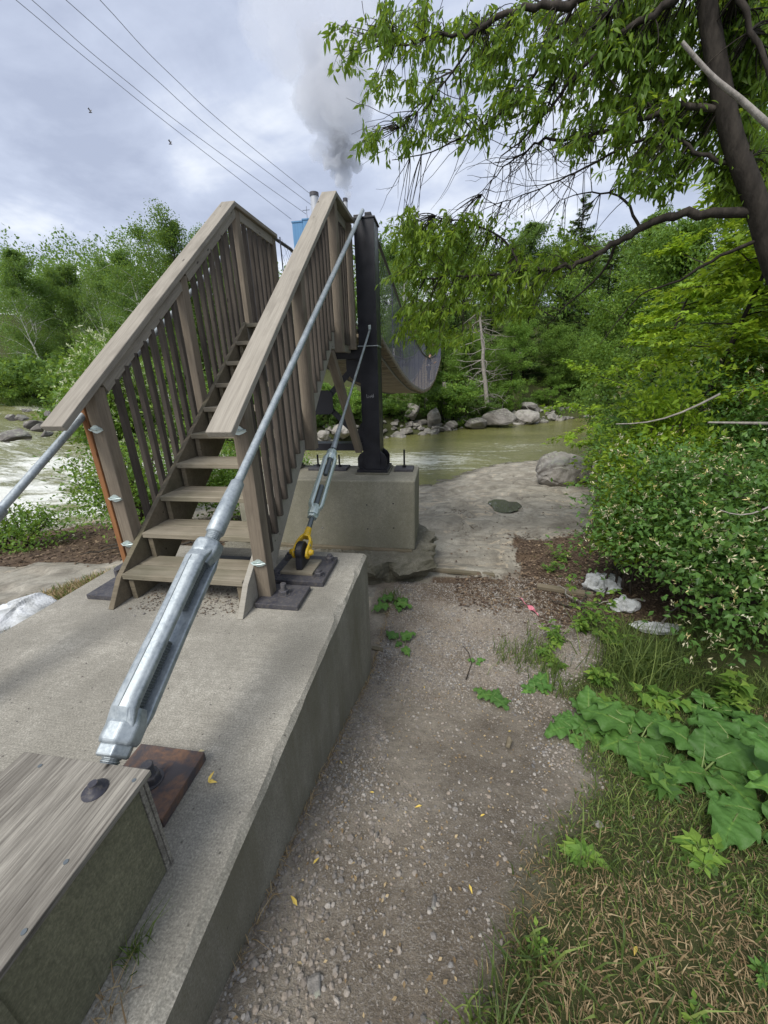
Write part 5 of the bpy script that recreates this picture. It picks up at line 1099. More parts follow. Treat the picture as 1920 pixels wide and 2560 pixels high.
def yb(cx_, cy_, rad, n, lab, seed, leaf=.10, m_='leafB', tpl='star', z=None):
    """young maple with leaves in flat sprays"""
    r = np.random.RandomState(seed); g0 = gz1(cx_, cy_); W = Wood(); H_ = rad[2]; T = wander((cx_, cy_, g0-.1), (r.normal()*.12, r.normal()*.1, 1), H_, 9, r, .06); W.limb(T, np.linspace(.055, .012, 10), 7); PP = []; DD = []; TT = []
    nb = 46
    for b in range(nb):
        q = .12+.88*(b+r.rand())/nb; i = min(8, int(q*9)); p = T[i]+(T[i+1]-T[i])*(q*9-i); a = r.rand()*6.28; Lb = rad[0]*(.5+.7*r.rand())*(1.1-.55*q)
        B = wander(p, (math.cos(a), math.sin(a)*rad[1]/rad[0], .35), Lb, 6, r, .12, -.07); W.limb(B, np.linspace(.014, .003, 7), 4)
        for s_ in range(5):
            j = r.randint(1, 7); S_ = wander(B[j], norm(B[-1]-B[0])+np.append(r.normal(size=2)*.9, .0), Lb*.4, 4, r, .15, -.04); W.limb(S_, np.linspace(.004, .0015, 5), 3)
            m_n = max(3, int(n/nb/5)); t_ = r.rand(m_n)*4; jj = np.minimum(3, t_.astype(int)); q_ = S_[jj]+(S_[jj+1]-S_[jj])*(t_-jj)[:, None]; PP.append(q_+r.normal(size=(m_n, 3))*np.array([.07, .07, .02])); d_ = r.normal(size=(m_n, 3))*.7+norm(S_[-1]-S_[0])*.9; d_[:, 2] = d_[:, 2]*.3-.25; DD.append(d_); TT.append(np.clip(.5*r.rand()+.5*r.rand(m_n), 0, 1))
    P = np.concatenate(PP); V, F, k = leaves(P, np.concatenate(DD), leaf*(.6+.8*r.rand(len(P))), tpl, r, 1.6)
    t = thing('young_maple_tree', (cx_, cy_, g0), lab, 'tree', 'bright young maples behind the bushes'); wv, wf = W.out(); mesh_np('trunk', wv, wf, MT['barkd'], t, smooth_=True); mesh_np('crown', V, F, MT[m_], t, tint=np.repeat(np.concatenate(TT), k)); return t
yb(4.6, 8.0, (1.9, 1.9, 5.2), 17000, 'yellow green young maple reaching over the river right of the boulder', 11)
yb(6.6, 7.4, (2.3, 2.0, 6.0), 18000, 'bright young maple behind the elder trunk at half height', 12)
yb(8.6, 11.0, (3.0, 2.6, 7.5), 12000, 'taller young maple at the back of the right side thicket', 13, .14)
yb(4.4, 10.8, (1.7, 1.5, 5.6), 12000, 'slender young maple nearest the water behind the boulder', 14, .12)
yb(3.75, 6.7, (1.35, 1.3, 4.9), 11000, 'bright young maple rising between the two flowering honeysuckles', 21)
yb(5.3, 6.6, (1.7, 1.5, 4.4), 11000, 'leafy young maple in front of the far maples', 22)
yb(5.6, 5.2, (1.6, 1.6, 6.5), 8500, 'young maple at the right edge of the picture', 15)
yb(11.5, 9.0, (3.2, 2.6, 9.0), 10000, 'tallest young maple far to the right', 16, .15)
for (x, y, s_, lab) in ((11, 15.5, 1.25, 'dense alder on the near bank behind the maples'), (7.8, 16.3, .95, 'alder leaning over the river behind the maples'), (15, 12, 1.5, 'big alder at the far right of the near bank'), (18, 18, 1.6, 'alder at the bend of the near bank')):
    grow(lush, True, (x, y, gz1(x, y)-.1), lab, 'alders on the near bank', s_)

# left side shrubs, between slab and river
g0 = gz1(-5.3, 5.4)
bush('honeysuckle_bush', (-5.0, 5.6, g0+.75), (1.35, 1.1, 1.05), 10500, .065, MT['leafS'], 'leggy shrub with thin stems beside the rapids left of the stairs', 'bush', 7, 160, MT['flpale'], dens=.15, stems=30, lump=.35)
g0 = gz1(-6.6, 7.6)
bush('honeysuckle_bush', (-6.9, 7.4, g0+1.9), (.95, .95, 1.9), 15000, .085, MT['leafS'], 'tall shrub full of pale flowers above the left rapids', 'bush', 8, 700, MT['flpale'], dens=.2, stems=22, lump=.35, fl=.07)
bush('honeysuckle_bush', (-3.9, 7.2, gz1(-3.9, 7.2)+.6), (1.3, 1.2, 1.1), 16000, .07, MT['leafS'], 'bright shrub seen between the lower left balusters', 'bush', 9, 220, MT['flpale'], dens=.3, stems=18, lump=.35)
bush('honeysuckle_bush', (-7.6, 5.2, gz1(-7.6, 5.2)+.25), (1.1, .8, .6), 3000, .07, MT['leafS'], 'low shrub at the left picture edge by white water', 'bush', 10, 60, MT['flpale'], dens=.2, stems=16, lump=.35)
# ------------------------------------------------------------------ grass, weeds and litter
def blades(n, reg, hgt, seed, name, m_, wid=.0035, lean=.5, tmul=1.0, zoff=0.0):
    r = np.random.RandomState(seed); x, y = reg(r, n); n = len(x); z = gz(x, y)+zoff; h = hgt*(.4+.9*r.rand(n)); a = r.rand(n)*6.28; ln = lean*(.2+r.rand(n)); w = wid*(.6+.8*r.rand(n)); b = r.rand(n)*6.28
    dx, dy = np.cos(a), np.sin(a); sx, sy = np.cos(b), np.sin(b); V = np.zeros((n, 5, 3))
    for k, (t_, ww) in enumerate(((0, 1), (0, -1), (.55, .8), (.55, -.8), (1, 0))):
        V[:, k, 0] = x+dx*ln*h*t_*t_+sx*w*ww; V[:, k, 1] = y+dy*ln*h*t_*t_+sy*w*ww; V[:, k, 2] = z-.004+h*t_*(1-.35*ln*t_)
    f = np.array([(0, 1, 3, 2), (2, 3, 4, 4)]); F = (f[None]+(np.arange(n)*5)[:, None, None]).reshape(-1, 4)
    q = F[:, 2] != F[:, 3]; Fq = np.concatenate([F[:, :3], np.stack([F[:, 0], F[:, 2], F[:, 3]], -1)[q]])
    o = mesh_np(name, V.reshape(-1, 3), Fq, m_, tint=np.repeat(np.clip(r.rand(n)*tmul, 0, 1), 5)); tag(o, kind='stuff'); return o
def reg_box(x0, x1, y0, y1, maskf, thr=1.0):
    def f(r, n):
        x = r.uniform(x0, x1, n); y = y0+(y1-y0)*r.rand(n)**1.25; k = r.rand(n) < maskf(x, y); return x[k], y[k]
    return f
gm_ = lambda x, y: grassmask(x, y)
dryn = lambda x, y: smooth(-.06, .10, fbm(x*1.6+3, y*1.6, 201, 3)+.10*(1-smooth(.1, .7, x-np.interp(y, [.4, 1.2, 2], [.1, .5, .85]))))
blades(95000, reg_box(0, 3.2, -.15, 3.0, lambda x, y: gm_(x, y)*(1-.80*dryn(x, y))*(.45+.55*smooth(-.1, .1, fbm(x*5, y*5, 222, 2)))), .052, 1, 'grass', MT['grass'], .0026, .9)
blades(65000, reg_box(0, 2.6, -.15, 2.6, lambda x, y: gm_(x, y)*(.30+.70*dryn(x, y))), .034, 2, 'dry_grass', MT['straw'], .0022, 1.5)
blades(1600, reg_box(0, 2.4, .2, 2.6, lambda x, y: gm_(x, y)*.8), .15, 3, 'grass', MT['grass'], .0035, .8)
blades(9000, reg_box(.75, 3.0, 2.5, 3.7, lambda x, y: smooth(.0, .12, fbm(x*2.3, y*2.3, 205, 3)+.03)*smooth(.8, 1.15, x)), .20, 4, 'grass', MT['grass'], .0035, .6)
blades(16000, reg_box(-3.6, -2.56, .8, 4.5, lambda x, y: .8*smooth(-3.45, -3.2, x+.2*fbm(x*3, y*3, 7, 3))), .09, 5, 'dry_grass', MT['straw'], .004, .8)
blades(5000, reg_box(-3.5, -2.56, .8, 4.4, lambda x, y: .8*smooth(-3.4, -3.1, x+.2*fbm(x*3, y*3, 8, 3))), .10, 6, 'grass', MT['grass'], .004, .7)
blades(9000, lambda r, n: (lambda u, y: (u*y, y))(r.uniform(-1.5, -.9, n), r.uniform(22, 31, n)), .7, 7, 'grass', MT['grass'], .03, .5)
blades(900, lambda r, n: (r.uniform(-.60, -.565, n), r.uniform(.5, 4, n)), .05, 8, 'dry_grass', MT['straw'], .002, 1.5)
def tuft(x, y, n, h, seed, label, z=None, m_='grass', spread=.05, wid=.0035, lean=.8):
    r = np.random.RandomState(seed); o = blades(n, lambda r_, k: (x+r_.normal(size=k)*spread, y+r_.normal(size=k)*spread), h, seed, 'grass_tuft', MT[m_], wid, lean)
    if z is not None:
        me = o.data; co = np.empty(len(me.vertices)*3, np.float32); me.vertices.foreach_get('co', co); co = co.reshape(-1, 3); g_ = gz(co[:, 0], co[:, 1])*0+gz1(x, y); co[:, 2] = co[:, 2]-gz(co[:, 0], co[:, 1])+z+0*g_; co[:, 2] = np.maximum(co[:, 2], z); me.vertices.foreach_set('co', co.ravel())
    del o['kind']; return tag(o, label, 'grass tuft')
tuft(-.735, .42, 46, .075, 31, 'small green grass tuft growing against the side of the plywood box', 0.0, spread=.014, wid=.0016, lean=1.2)
tuft(-.74, .34, 40, .045, 32, 'dry straw tuft at the foot of the plywood box', 0.0, 'straw', .02, .0014, 1.6)
tuft(.17, .50, 120, .13, 33, 'grass tuft at the edge of the bare path nearest the viewer')
tuft(.30, .68, 90, .10, 34, 'second grass tuft a little further up the path edge')
tuft(1.67, 2.88, 420, .42, 35, 'tall arching grass clump between the weeds and the honeysuckle', spread=.14, wid=.004)
tuft(1.95, 3.05, 300, .36, 36, 'tall grass clump right under the nearest honeysuckle', spread=.14, wid=.004)
tuft(-.55, 3.95, 80, .16, 37, 'grass tuft behind the burdock at the end of the slab', spread=.06)
tuft(.78, 3.05, 260, .17, 38, 'short bright grass clump beside the gravel', spread=.13, wid=.003)
# leaf litter flakes
def flakes(n, reg, seed, size, name, m_, z0=.004):
    r = np.random.RandomState(seed); x, y = reg(r, n); n = len(x); P = np.c_[x, y, gz(x, y)+z0+r.rand(n)*.012]; D = r.normal(size=(n, 3)); D[:, 2] *= .25
    V, F, k = leaves(P, D, size*(.5+r.rand(n)), 'far', r, 2.2); return tag(mesh_np(name, V, F, m_, tint=np.repeat(r.rand(n), k)), kind='stuff')
flakes(26000, reg_box(.2, 4.5, 3.4, 8.5, lambda x, y: np.clip(littermask(x, y)*.95+.02, 0, 1)), 51, .040, 'leaf_litter', MT['litter'])
flakes(7000, reg_box(-9, -3.0, 3.5, 8, lambda x, y: littermask(x, y)), 52, .06, 'leaf_litter', MT['litter'])
flakes(3500, reg_box(-.55, 2.0, 0, 4.3, lambda x, y: (1-grassmask(x, y))*.6), 53, .014, 'leaf_litter', MT['straw'], .008)
flakes(500, reg_box(-1.95, -1.25, 1.8, 2.3, lambda x, y: x*0+.9), 54, .014, 'leaf_litter', MT['litter'])
o = bpy.data.objects['leaf_litter.002'] if 'leaf_litter.002' in bpy.data.objects else None
lt = [o for o in COL.objects if o.name.startswith('leaf_litter')][-1]; me = lt.data; co = np.empty(len(me.vertices)*3, np.float32); me.vertices.foreach_get('co', co); co = co.reshape(-1, 3); co[:, 2] = .003+.004*np.random.RandomState(1).rand(len(co)); me.vertices.foreach_set('co', co.ravel())
sx_ = rs.uniform(-1.95, -1.25, 260); sy_ = rs.normal(2.0, .12, 260); V, F, T = stones(np.c_[sx_, sy_, np.full(260, .003)], .003+.008*rs.rand(260)**3, .6, 9); tag(mesh_np('grit', V, F, MT['gravel'], tint=T*.5), kind='stuff')
n_ = 420; sx_ = rs.uniform(-2.4, -.62, n_); sy_ = rs.uniform(.3, 2.7, n_); V, F, T = stones(np.c_[sx_, sy_, np.full(n_, .001)], .0012+.0035*rs.rand(n_)**4, .6, 10); tag(mesh_np('grit', V, F, MT['gravel'], tint=T*.3), kind='stuff')

def big_leaf(base, d, size, r, wav=.19, curl=.5, broad=.40, pet=.5):
    """heart shaped wavy leaf on its stalk; returns V, F and stalk polyline"""
    d = norm(np.array(d, float)); side = norm(np.cross(d, (0, 0, 1.)))[None]*1.0; up = np.cross(side[0], d); st_end = np.array(base)+np.array([d[0]*.6, d[1]*.6, .9])*size*pet*(.7+.5*r.rand()); nu, nv = 25, 17; V = []
    ph = r.rand()*6.28; dr = .25+r.rand()*curl
    for i in range(nu):
        t_ = i/(nu-1); w = broad*(math.sin(math.pi*min(1, t_**.62*.97+.03)))**.75*(1.12-.35*t_)
        for j in range(nv):
            s_ = (j/(nv-1)-.5)*2; e_ = abs(s_)**2; back = -.13*abs(s_)*(1-t_)**3
            zz_ = -.16*t_*t_*dr*3+.07*abs(s_)*(1-t_*.4)-.16*s_*s_*.6+wav*e_*math.sin(t_*17+ph+s_*2)*.55+.012*math.cos(t_*40)*(1-abs(s_))
            ww = w*(1+.035*math.sin(t_*23+ph)*e_)
            p = st_end+d*(t_+back)*size+side[0]*s_*ww*size+up*zz_*size; V.append(p)
    F = [(i*nv+j, i*nv+j+1, (i+1)*nv+j+1, (i+1)*nv+j) for i in range(nu-1) for j in range(nv-1)]
    global VEIN
    VEIN = []
    for i in range(nu):
        for j in range(nv):
            s_ = abs((j/(nv-1)-.5)*2); t_ = i/(nu-1); VEIN.append(.5*(s_ < .07)*(1-t_*.6)+.28*max(0, 1-abs(((t_-s_*.42)*6.5) % 1-.5)*9)*(1-s_*.6)-.12*s_)
    return V, F, np.array([base, (np.array(base)+st_end)/2+np.array([0, 0, .03*size]), st_end, st_end+d*.35*size])
def burdock(x, y, n, size, seed, label, name='burdock_plant', dirs=None, lift=.25):
    r = np.random.RandomState(seed); z = gz1(x, y); V = []; F = []; T = []; W = Wood()
    for i in range(n):
        a = (dirs[i] if dirs else i*2.4+r.rand()); s_ = size*(.55+.6*r.rand()); v, f, st = big_leaf((x+r.normal()*.03, y+r.normal()*.03, z), (math.cos(a), math.sin(a), lift-.35*r.rand()), s_, r); b = len(V); V += v; F += [tuple(q+b for q in g_) for g_ in f]; tb_ = .15+.55*r.rand(); T += [min(1, max(0, tb_+q_)) for q_ in VEIN]; W.limb(st, np.array([.013, .011, .008, .004])*s_*2.2, 6)
    t = thing(name, (x, y, z), label, 'plant'); wv, wf = W.out(); mesh_np('stalks', wv, wf, MT['stalk'], t, smooth_=True); mesh_np('leaves', V, F, MT['burdock'], t, smooth_=True, tint=T); return t
MT['stalk'] = mat('stalk', (.16, .22, .07), .5)
m = MT['burdock']; g = G(m); vn = g.noise(g.co('Object'), 55, 4, .6); vb = g.voro(g.co('Object'), 45); g.bump(g.math('ADD', vb, vn), .5, .006)
burdock(1.25, 1.95, 13, .25, 61, 'largest burdock with dark wavy leaves right of the path', dirs=[2.6, 3.5, .2, 1.0, 5.4, 4.4, 1.9, 3.0, 5.9, 4.9, .7, 2.2, 4.0])
burdock(.88, 2.02, 4, .22, 62, 'burdock at the path edge with a wilted yellow leaf spot', dirs=[2.4, 3.6, 1.4, 4.6])
burdock(1.72, 1.85, 12, .23, 63, 'burdock behind and right of the largest one', dirs=[2.9, .4, 5.1, 4.1, 1.2, 2.0, 3.5, 4.6, 2.4, 1.6, 5.6, 3.1])
burdock(1.42, 1.35, 5, .20, 64, 'pale burdock at the right picture edge', dirs=[3.0, .6, 2.2, 4.8, 3.9])
burdock(1.55, 1.02, 3, .24, 65, 'burdock leaves reaching in at the lower right edge', dirs=[2.8, 3.6, 2.1])
burdock(1.05, 2.15, 7, .20, 72, 'burdock just behind the path edge plant', dirs=[2.2, 3.1, 4.0, .5, 1.3, 5.3, 4.7], lift=.5)
burdock(1.48, 1.72, 9, .22, 73, 'upright burdock between the two largest ones', dirs=[2.6, 3.4, 4.3, .3, 1.1, 5.3, 2.0, 4.8, 5.9], lift=.6)
burdock(2.05, 2.05, 8, .24, 74, 'burdock against the right edge below the honeysuckle', dirs=[2.6, 3.4, 4.3, 3.0, 1.6, 5.0, 2.2, 4.8], lift=.5)
burdock(1.75, 1.45, 7, .22, 75, 'burdock at the right edge with drooping lower leaves', dirs=[2.6, 3.4, 4.3, 3.0, 2.0, 5.0, 3.8], lift=.5)
burdock(.42, 2.42, 5, .15, 66, 'small burdock standing alone in the gravel')
burdock(-.36, 3.18, 5, .14, 67, 'small burdock in the gravel near the slab corner')
burdock(-.52, 3.82, 6, .17, 68, 'burdock with a yellowing leaf at the far end of the slab')
burdock(.33, 3.0, 3, .07, 69, 'tiny seedling in the middle of the gravel', 'seedling')
burdock(.80, 2.62, 6, .14, 70, 'bright low burdock between gravel and grass')
burdock(1.9, 2.35, 6, .22, 71, 'burdock in front of the nearest honeysuckle')
def weed(x, y, h, n, seed, label, tpl='oval', leaf=.06, m_='leafS', name='weed', sp=.12, st=6):
    r = np.random.RandomState(seed); z = gz1(x, y); W = Wood(); P = []; D = []
    for i in range(st):
        T = wander((x, y, z-.01), (r.normal()*.35+sp*2*r.normal(), r.normal()*.35+sp*2*r.normal(), 1), h*(.5+.6*r.rand()), 6, r, .12); W.limb(T, np.linspace(.004, .0015, 7), 4)
        m_n = n//st
        for k_ in range(m_n): j = r.randint(1, 7); a = r.rand()*6.28; dd = np.array([math.cos(a), math.sin(a), .1-.3*r.rand()]); P.append(T[j]+dd*.02*r.rand()); D.append(dd)
    V, F, k = leaves(np.array(P), np.array(D), leaf*(.5+.9*r.rand(len(P))), tpl, r, 2.0); t = thing(name, (x, y, z), label, 'weed'); wv, wf = W.out(); mesh_np('stems', wv, wf, MT['stalk'], t, smooth_=True); mesh_np('leaves', V, F, MT[m_], t, tint=np.repeat(r.rand(len(P)), k)); return t
wl_ = [(1.45, 3.55, .55, 260, 'tall leafy weed in front of the white sacks'), (1.70, 3.35, .45, 220, 'leafy weed just right of the tall one'), (1.2, 3.35, .28, 150, 'low weed left of the tall leafy one'), (1.05, 3.0, .18, 120, 'broad leaved weed at the gravel edge'), (1.35, 2.75, .20, 150, 'weed in front of the arching grass clump'), (1.6, 2.45, .22, 130, 'creeper behind the largest burdock'),
       (1.25, 2.4, .16, 110, 'creeper left of the tall grass'), (2.1, 2.5, .30, 150, 'creeper under the honeysuckle'), (1.15, 1.55, .16, 90, 'dark creeper with pointed leaves below the largest burdock'), (.36, .74, .06, 60, 'clover patch at the edge of the bare path'), (.62, 1.1, .06, 60, 'small green weed in the dry grass'), (1.5, 4.9, .2, 60, 'seedling on the brown litter beside the bedrock'), (1.75, 5.3, .35, 130, 'low shrub sprout left of the sapling'), (1.0, .75, .08, 90, 'dark green clover patch in the lawn'), (.72, .62, .07, 90, 'clover patch in the lower lawn'), (1.1, 1.15, .09, 90, 'creeping weed in the middle of the lawn')]
for i, (x, y, h, n, lab) in enumerate(wl_): weed(x, y, h, n, 80+i, lab, 'star' if 'creeper' in lab else 'oval', .085 if 'creeper' in lab else (.02 if 'clover' in lab else .06), 'leafS' if 'dark' not in lab else 'leafH', sp=.16 if h > .15 else .09, st=7)

# ------------------------------------------------------------------ small things lying about
def gp(u, v):
    d = ray(u, v); lo, hi = .3, 14.
    for _ in range(3):
        t_ = np.linspace(lo, hi, 60); q = t_[:, None]*np.array(d)[None]+np.array(EYE); b_ = q[:, 2] < gz(q[:, 0], q[:, 1]); i = max(1, int(np.argmax(b_)))
        lo, hi = t_[i-1], t_[i]
    return EYE+d*hi
def lying_board(u0, v0, u1, v1, w, th, label):
    a = gp(u0, v0); b = gp(u1, v1); a.z += th*.5; b.z += th*.5; o = board('loose_board', a, b, w, th, MT['string'], None, side=(0, 1, 0), bev=.006, wob=.006); tag(o, label, 'board')
lying_board(1072, 1427, 1236, 1440, .07, .04, 'thin grey brown board lying where gravel meets bedrock')
lying_board(1342, 1470, 1482, 1492, .09, .045, 'dark brown board lying beside the upper white sack')
lying_board(930, 1622, 958, 1628, .05, .02, 'short pale wood offcut beside the slab')
def sack(u, v, w, h, d_, seed, label):
    p = gp(u, v); r = np.random.RandomState(seed); bm = bmesh.new(); bmesh.ops.create_icosphere(bm, subdivisions=5, radius=1)
    for q in bm.verts:
        c_ = q.co.copy(); az = math.atan2(c_.y, c_.x); f = float(vnoise(az*2.2+seed, c_.z*1.7))-.5; f2 = float(vnoise(az*5+seed*3, c_.z*3+c_.x*2))-.5; f3 = float(vnoise(az*13+c_.z*3, c_.z*9+seed))-.5
        k_ = 1+(f*.6+f2*.16+f3*.04)*(.45 if seed == 11 else 1); q.co = Vector((c_.x*w*k_, c_.y*d_*k_, max(-.02, (c_.z*.5+.42)*h*(1+(f*.9+f2*.4)*(.25 if seed == 11 else .8)))))
    me = bpy.data.meshes.new('white_sack'); bm.to_mesh(me); bm.free(); me.materials.append(MT['sack']); o = bpy.data.objects.new('white_sack', me); link(o, Matrix.Translation((p.x, p.y, gz1(p.x, p.y)-.01))); tag(o, label, 'sack')
m = MT['sack'] = mat('sack_cloth', (.60, .62, .62), .7); g = G(m); a = g.noise(g.co('Object'), 9, 5, .6, .5); g.color(g.ramp(a, [(.35, (.34, .35, .34)), (.55, (.60, .62, .63))])); g.bump(g.math('ADD', a, g.noise(g.co('Object'), 70, 3)), .6, .01)
sack(1500, 1475, .20, .20, .13, 3, 'crumpled white sack at the end of the dark board'); sack(1556, 1522, .15, .13, .11, 5, 'white sack behind the tall leafy weed'); sack(1640, 1575, .20, .10, .11, 8, 'flattened white sack under the honeysuckle')
sack(60, 1560, .20, .17, .22, 11, 'pale blue white sack pressed against the left side of the slab')
p = gp(88, 1497); MB().lathe((p.x, p.y, p.z), (p.x, p.y, 9), [(0, .045), (.01, .05), (.014, .045)], 20).build('tin_lid', MT['galvb'], origin=p); tag([o for o in COL.objects if o.name.startswith('tin_lid')][-1], 'round white tin lid in the grass left of the slab', 'lid')
a = gp(1300, 1502); b = gp(1345, 1540); P = [a.lerp(b, k_/14) for k_ in range(15)]; V = []
for i, q in enumerate(P): s_ = .020*(1-.25*math.sin(i*.9)); V += [(q.x-s_*math.cos(i*.35), q.y+s_*.7, q.z+.03+.018*math.sin(i*.9)), (q.x+s_*math.cos(i*.35), q.y-s_*.7, q.z+.025+.018*math.cos(i*1.1))]
o = MB().add(V, [(2*i, 2*i+1, 2*i+3, 2*i+2) for i in range(14)]).build('ribbon', mat('pink_ribbon', (.62, .20, .26), .6), origin=a); tag(o, 'strip of pink marking ribbon lying on the gravel', 'ribbon'); sd = o.modifiers.new('s', 'SOLIDIFY'); sd.thickness = .002
rock('stone', gp(786, 2470), (.055, .075, .03), 501, MT['rock'], 'flat blue grey stone near the bottom of the path', 'stone', sub=2, rz=.4); rock('stone', gp(1497, 2063), (.06, .045, .04), 502, MT['boulder'], 'smooth white stone at the edge of the dry grass', 'stone', sub=2)
rock('stone', gp(942, 2090), (.018, .045, .03), 503, MT['rock'], 'narrow dark stone standing up in the path', 'stone', sub=2); rock('stone', gp(1084, 2260), (.03, .055, .03), 504, MT['rock'], 'slate coloured stone in the middle of the path', 'stone', sub=2)
p = gp(1268, 1875); W = Wood(); W.limb(np.array([p+Vector((0, 0, .02)), p+Vector((.015, .03, .045)), p+Vector((.02, .07, .03))]), [.014, .018, .010], 8); V, F = W.out(); tag(mesh_np('wood_chunk', V-np.array(p), F, MT['string'], M=Matrix.Translation(p), smooth_=True), 'brown chunk of wood lying on the gravel', 'wood chunk')
W = Wood(); a = gp(1165, 1700); W.limb(np.array([a, a+Vector((.05, .10, .10)), a+Vector((.02, .16, .17)), a+Vector((-.03, .17, .22))]), [.006, .005, .004, .003], 6); V, F = W.out(); tag(mesh_np('stick', V-np.array(a), F, MT['barkd'], M=Matrix.Translation(a), smooth_=True), 'thin dark bent stick poking up at the gravel edge', 'stick')
for k_, (u, v, s_, lab) in enumerate(((1055, 2018, .035, 'yellow leaf alone in the middle of the path'), (744, 2270, .04, 'long yellow leaf on dark gravel beside the slab'), (783, 2165, .03, 'orange yellow leaf close to the slab'), (1200, 2045, .026, 'yellow leaf beside a pale stone'), (1172, 2215, .03, 'orange leaf next to the dark clump'), (1060, 1718, .028, 'pale yellow leaf on the upper gravel'), (1270, 1832, .022, 'pale yellow leaf near the brown wood chunk'), (1590, 2370, .035, 'pale yellow flower like leaf in the lawn'), (850, 1905, .025, 'yellow leaf by the slab'), (936, 1985, .022, 'small pale leaf on the packed earth'))):
    p = gp(u, v); r = np.random.RandomState(k_+900); V, F, k = leaves(np.array([[0, 0, .012]]), np.array([[r.normal(), r.normal(), .1]]), np.array([s_]), 'lance', r, 4); o = mesh_np('fallen_leaf', V, F, MT['yleaf'], M=Matrix.Translation(p)); tag(o, lab, 'leaf')
p = bz(520, 1957, .012); r = np.random.RandomState(4); V, F, k = leaves(np.zeros((3, 3))+np.array([0, 0, .004]), np.array([[.2, 1, .45], [1, .1, .12], [.6, .35, .2]]), np.array([.035, .034, .02]), 'lance', r, 4); o = mesh_np('fallen_leaf', V, F, MT['yleaf'], M=Matrix.Translation(p)); tag(o, 'bright yellow forked leaf lying on the slab by the rusty plate', 'leaf')
p = bz(493, 1882, .008); V, F, k = leaves(np.array([[0, 0, .003]]), np.array([[1, .3, .2]]), np.array([.03]), 'oval', r, 4); o = mesh_np('fallen_leaf', V, F, MT['flower'], M=Matrix.Translation(p), tint=np.full(len(V), .6)); tag(o, 'pale leaf at the far edge of the rusty plate', 'leaf')
# driftwood and roots at the left shrub
for i in range(9):
    r = np.random.RandomState(600+i); x = -4.4+r.normal()*.5; y = 4.9+r.normal()*.25; W = Wood(); Pq = wander((x, y, gz1(x, y)+.06), (r.normal(), r.normal()*.6, .05), r.uniform(.5, 1.1), 8, r, .22); Pq[:, 2] = gz(Pq[:, 0], Pq[:, 1])+.03+.05*r.rand(9); W.limb(Pq, np.linspace(.022, .006, 9), 6); V, F = W.out()
    tag(mesh_np('driftwood', V-Pq[0], F, MT['dead'] if i % 2 else MT['bark'], M=Matrix.Translation(Pq[0]), smooth_=True), 'twisted driftwood stick tangled under the left shrub', 'driftwood', 'driftwood under the left shrub')
for i in range(7):
    r = np.random.RandomState(640+i); x = 2.1+r.normal()*.35; y = 3.9+r.normal()*.3; W = Wood(); Pq = wander((x, y, gz1(x, y)+.06), (r.normal(), r.normal()*.6, .05), r.uniform(.4, .9), 8, r, .3); Pq[:, 2] = gz(Pq[:, 0], Pq[:, 1])+.03+.06*r.rand(9); W.limb(Pq, np.linspace(.014, .004, 9), 6); V, F = W.out()
    tag(mesh_np('fallen_branch', V-Pq[0], F, MT['dead'] if i % 2 else MT['bark'], M=Matrix.Translation(Pq[0]), smooth_=True), 'dry fallen branch among the white sacks', 'branch', 'dry branches among the white sacks')
for u0, v0, u1, v1, y, r0_, lab in ((1540, 1060, 1800, 985, 5.0, .014, 'long bare grey branch crossing the bright leaves'), (1770, 1056, 1990, 1060, 4.6, .022, 'straight pale dead pole at the right edge'), (1800, 1275, 1990, 1225, 3.0, .008, 'short bare stick poking out of the honeysuckle')):
    W = Wood(); a, b = by(u0, v0, y), by(u1, v1, y-.1); Pq = np.array([a.lerp(b, k_/6)+Vector((0, 0, -.10*math.sin(math.pi*k_/6)*(1 if r0_ < .02 else 0))) for k_ in range(7)]); W.limb(Pq, np.linspace(r0_*.45, r0_, 7), 7); V, F = W.out(); tag(mesh_np('dead_branch', V-Pq[0], F, MT['dead'], M=Matrix.Translation(Pq[0]), smooth_=True), lab, 'branch')

# ------------------------------------------------------------------ the mill, its steam and the power lines
YM = 230.0
t = thing('mill_building', (by(745, 900, YM).x, YM, 0), 'tall pale blue mill building with a stepped roof beyond the trees', 'building')
m = MT['mill'] = mat('blue_cladding', (.085, .22, .40), .6); g = G(m); wv = g.noise(g.co('Object', (1, 1, .02)), 1.2, 2); g.color(g.ramp(wv, [(.3, (.075, .20, .37)), (.7, (.10, .25, .44))]))
a = by(730, 557, YM); b = by(800, 546, YM)
MB().box((a.x, YM, -2), (by(756, 557, YM).x, YM+30, a.z)).build('wall', MT['mill'], t); MB().box((by(756, 557, YM).x+.01, YM+.2, -2), (b.x, YM+30, b.z)).build('wall', MT['mill'], t)
MB().box((a.x-.3, YM-.3, a.z), (by(756, 557, YM).x-.02, YM+30.3, a.z+.6)).build('parapet', MT['mill'], t); MB().box((by(756, 557, YM).x-.3, YM-.1, b.z), (b.x+.3, YM+30.3, b.z+.6)).build('parapet', MT['mill'], t)
for u, v, w, lab, dz in ((785, 482, 6.5, 'wide pale smokestack with a dark rim above the blue mill', 0), (863, 496, 3.4, 'slim smokestack giving off the steam plume', 0)):
    p = by(u, v, YM+8); mb = MB(); mb.lathe((p.x, p.y, 5), (p.x, p.y, 99), [(0, w*.36), (p.z-9, w*.33), (p.z-5, w*.32)], 20); s_ = thing('smokestack', (p.x, p.y, 5), lab, 'smokestack'); MT['stack'] = MT.get('stack') or mat('stack_steel', (.45, .46, .48), .5, .2)
    mb.build('shaft', MT['stack'], s_); MB().lathe((p.x, p.y, p.z-1.6), (p.x, p.y, 99), [(0, w*.37), (1.6, w*.37)], 20).build('rim', MT['plate'], s_)
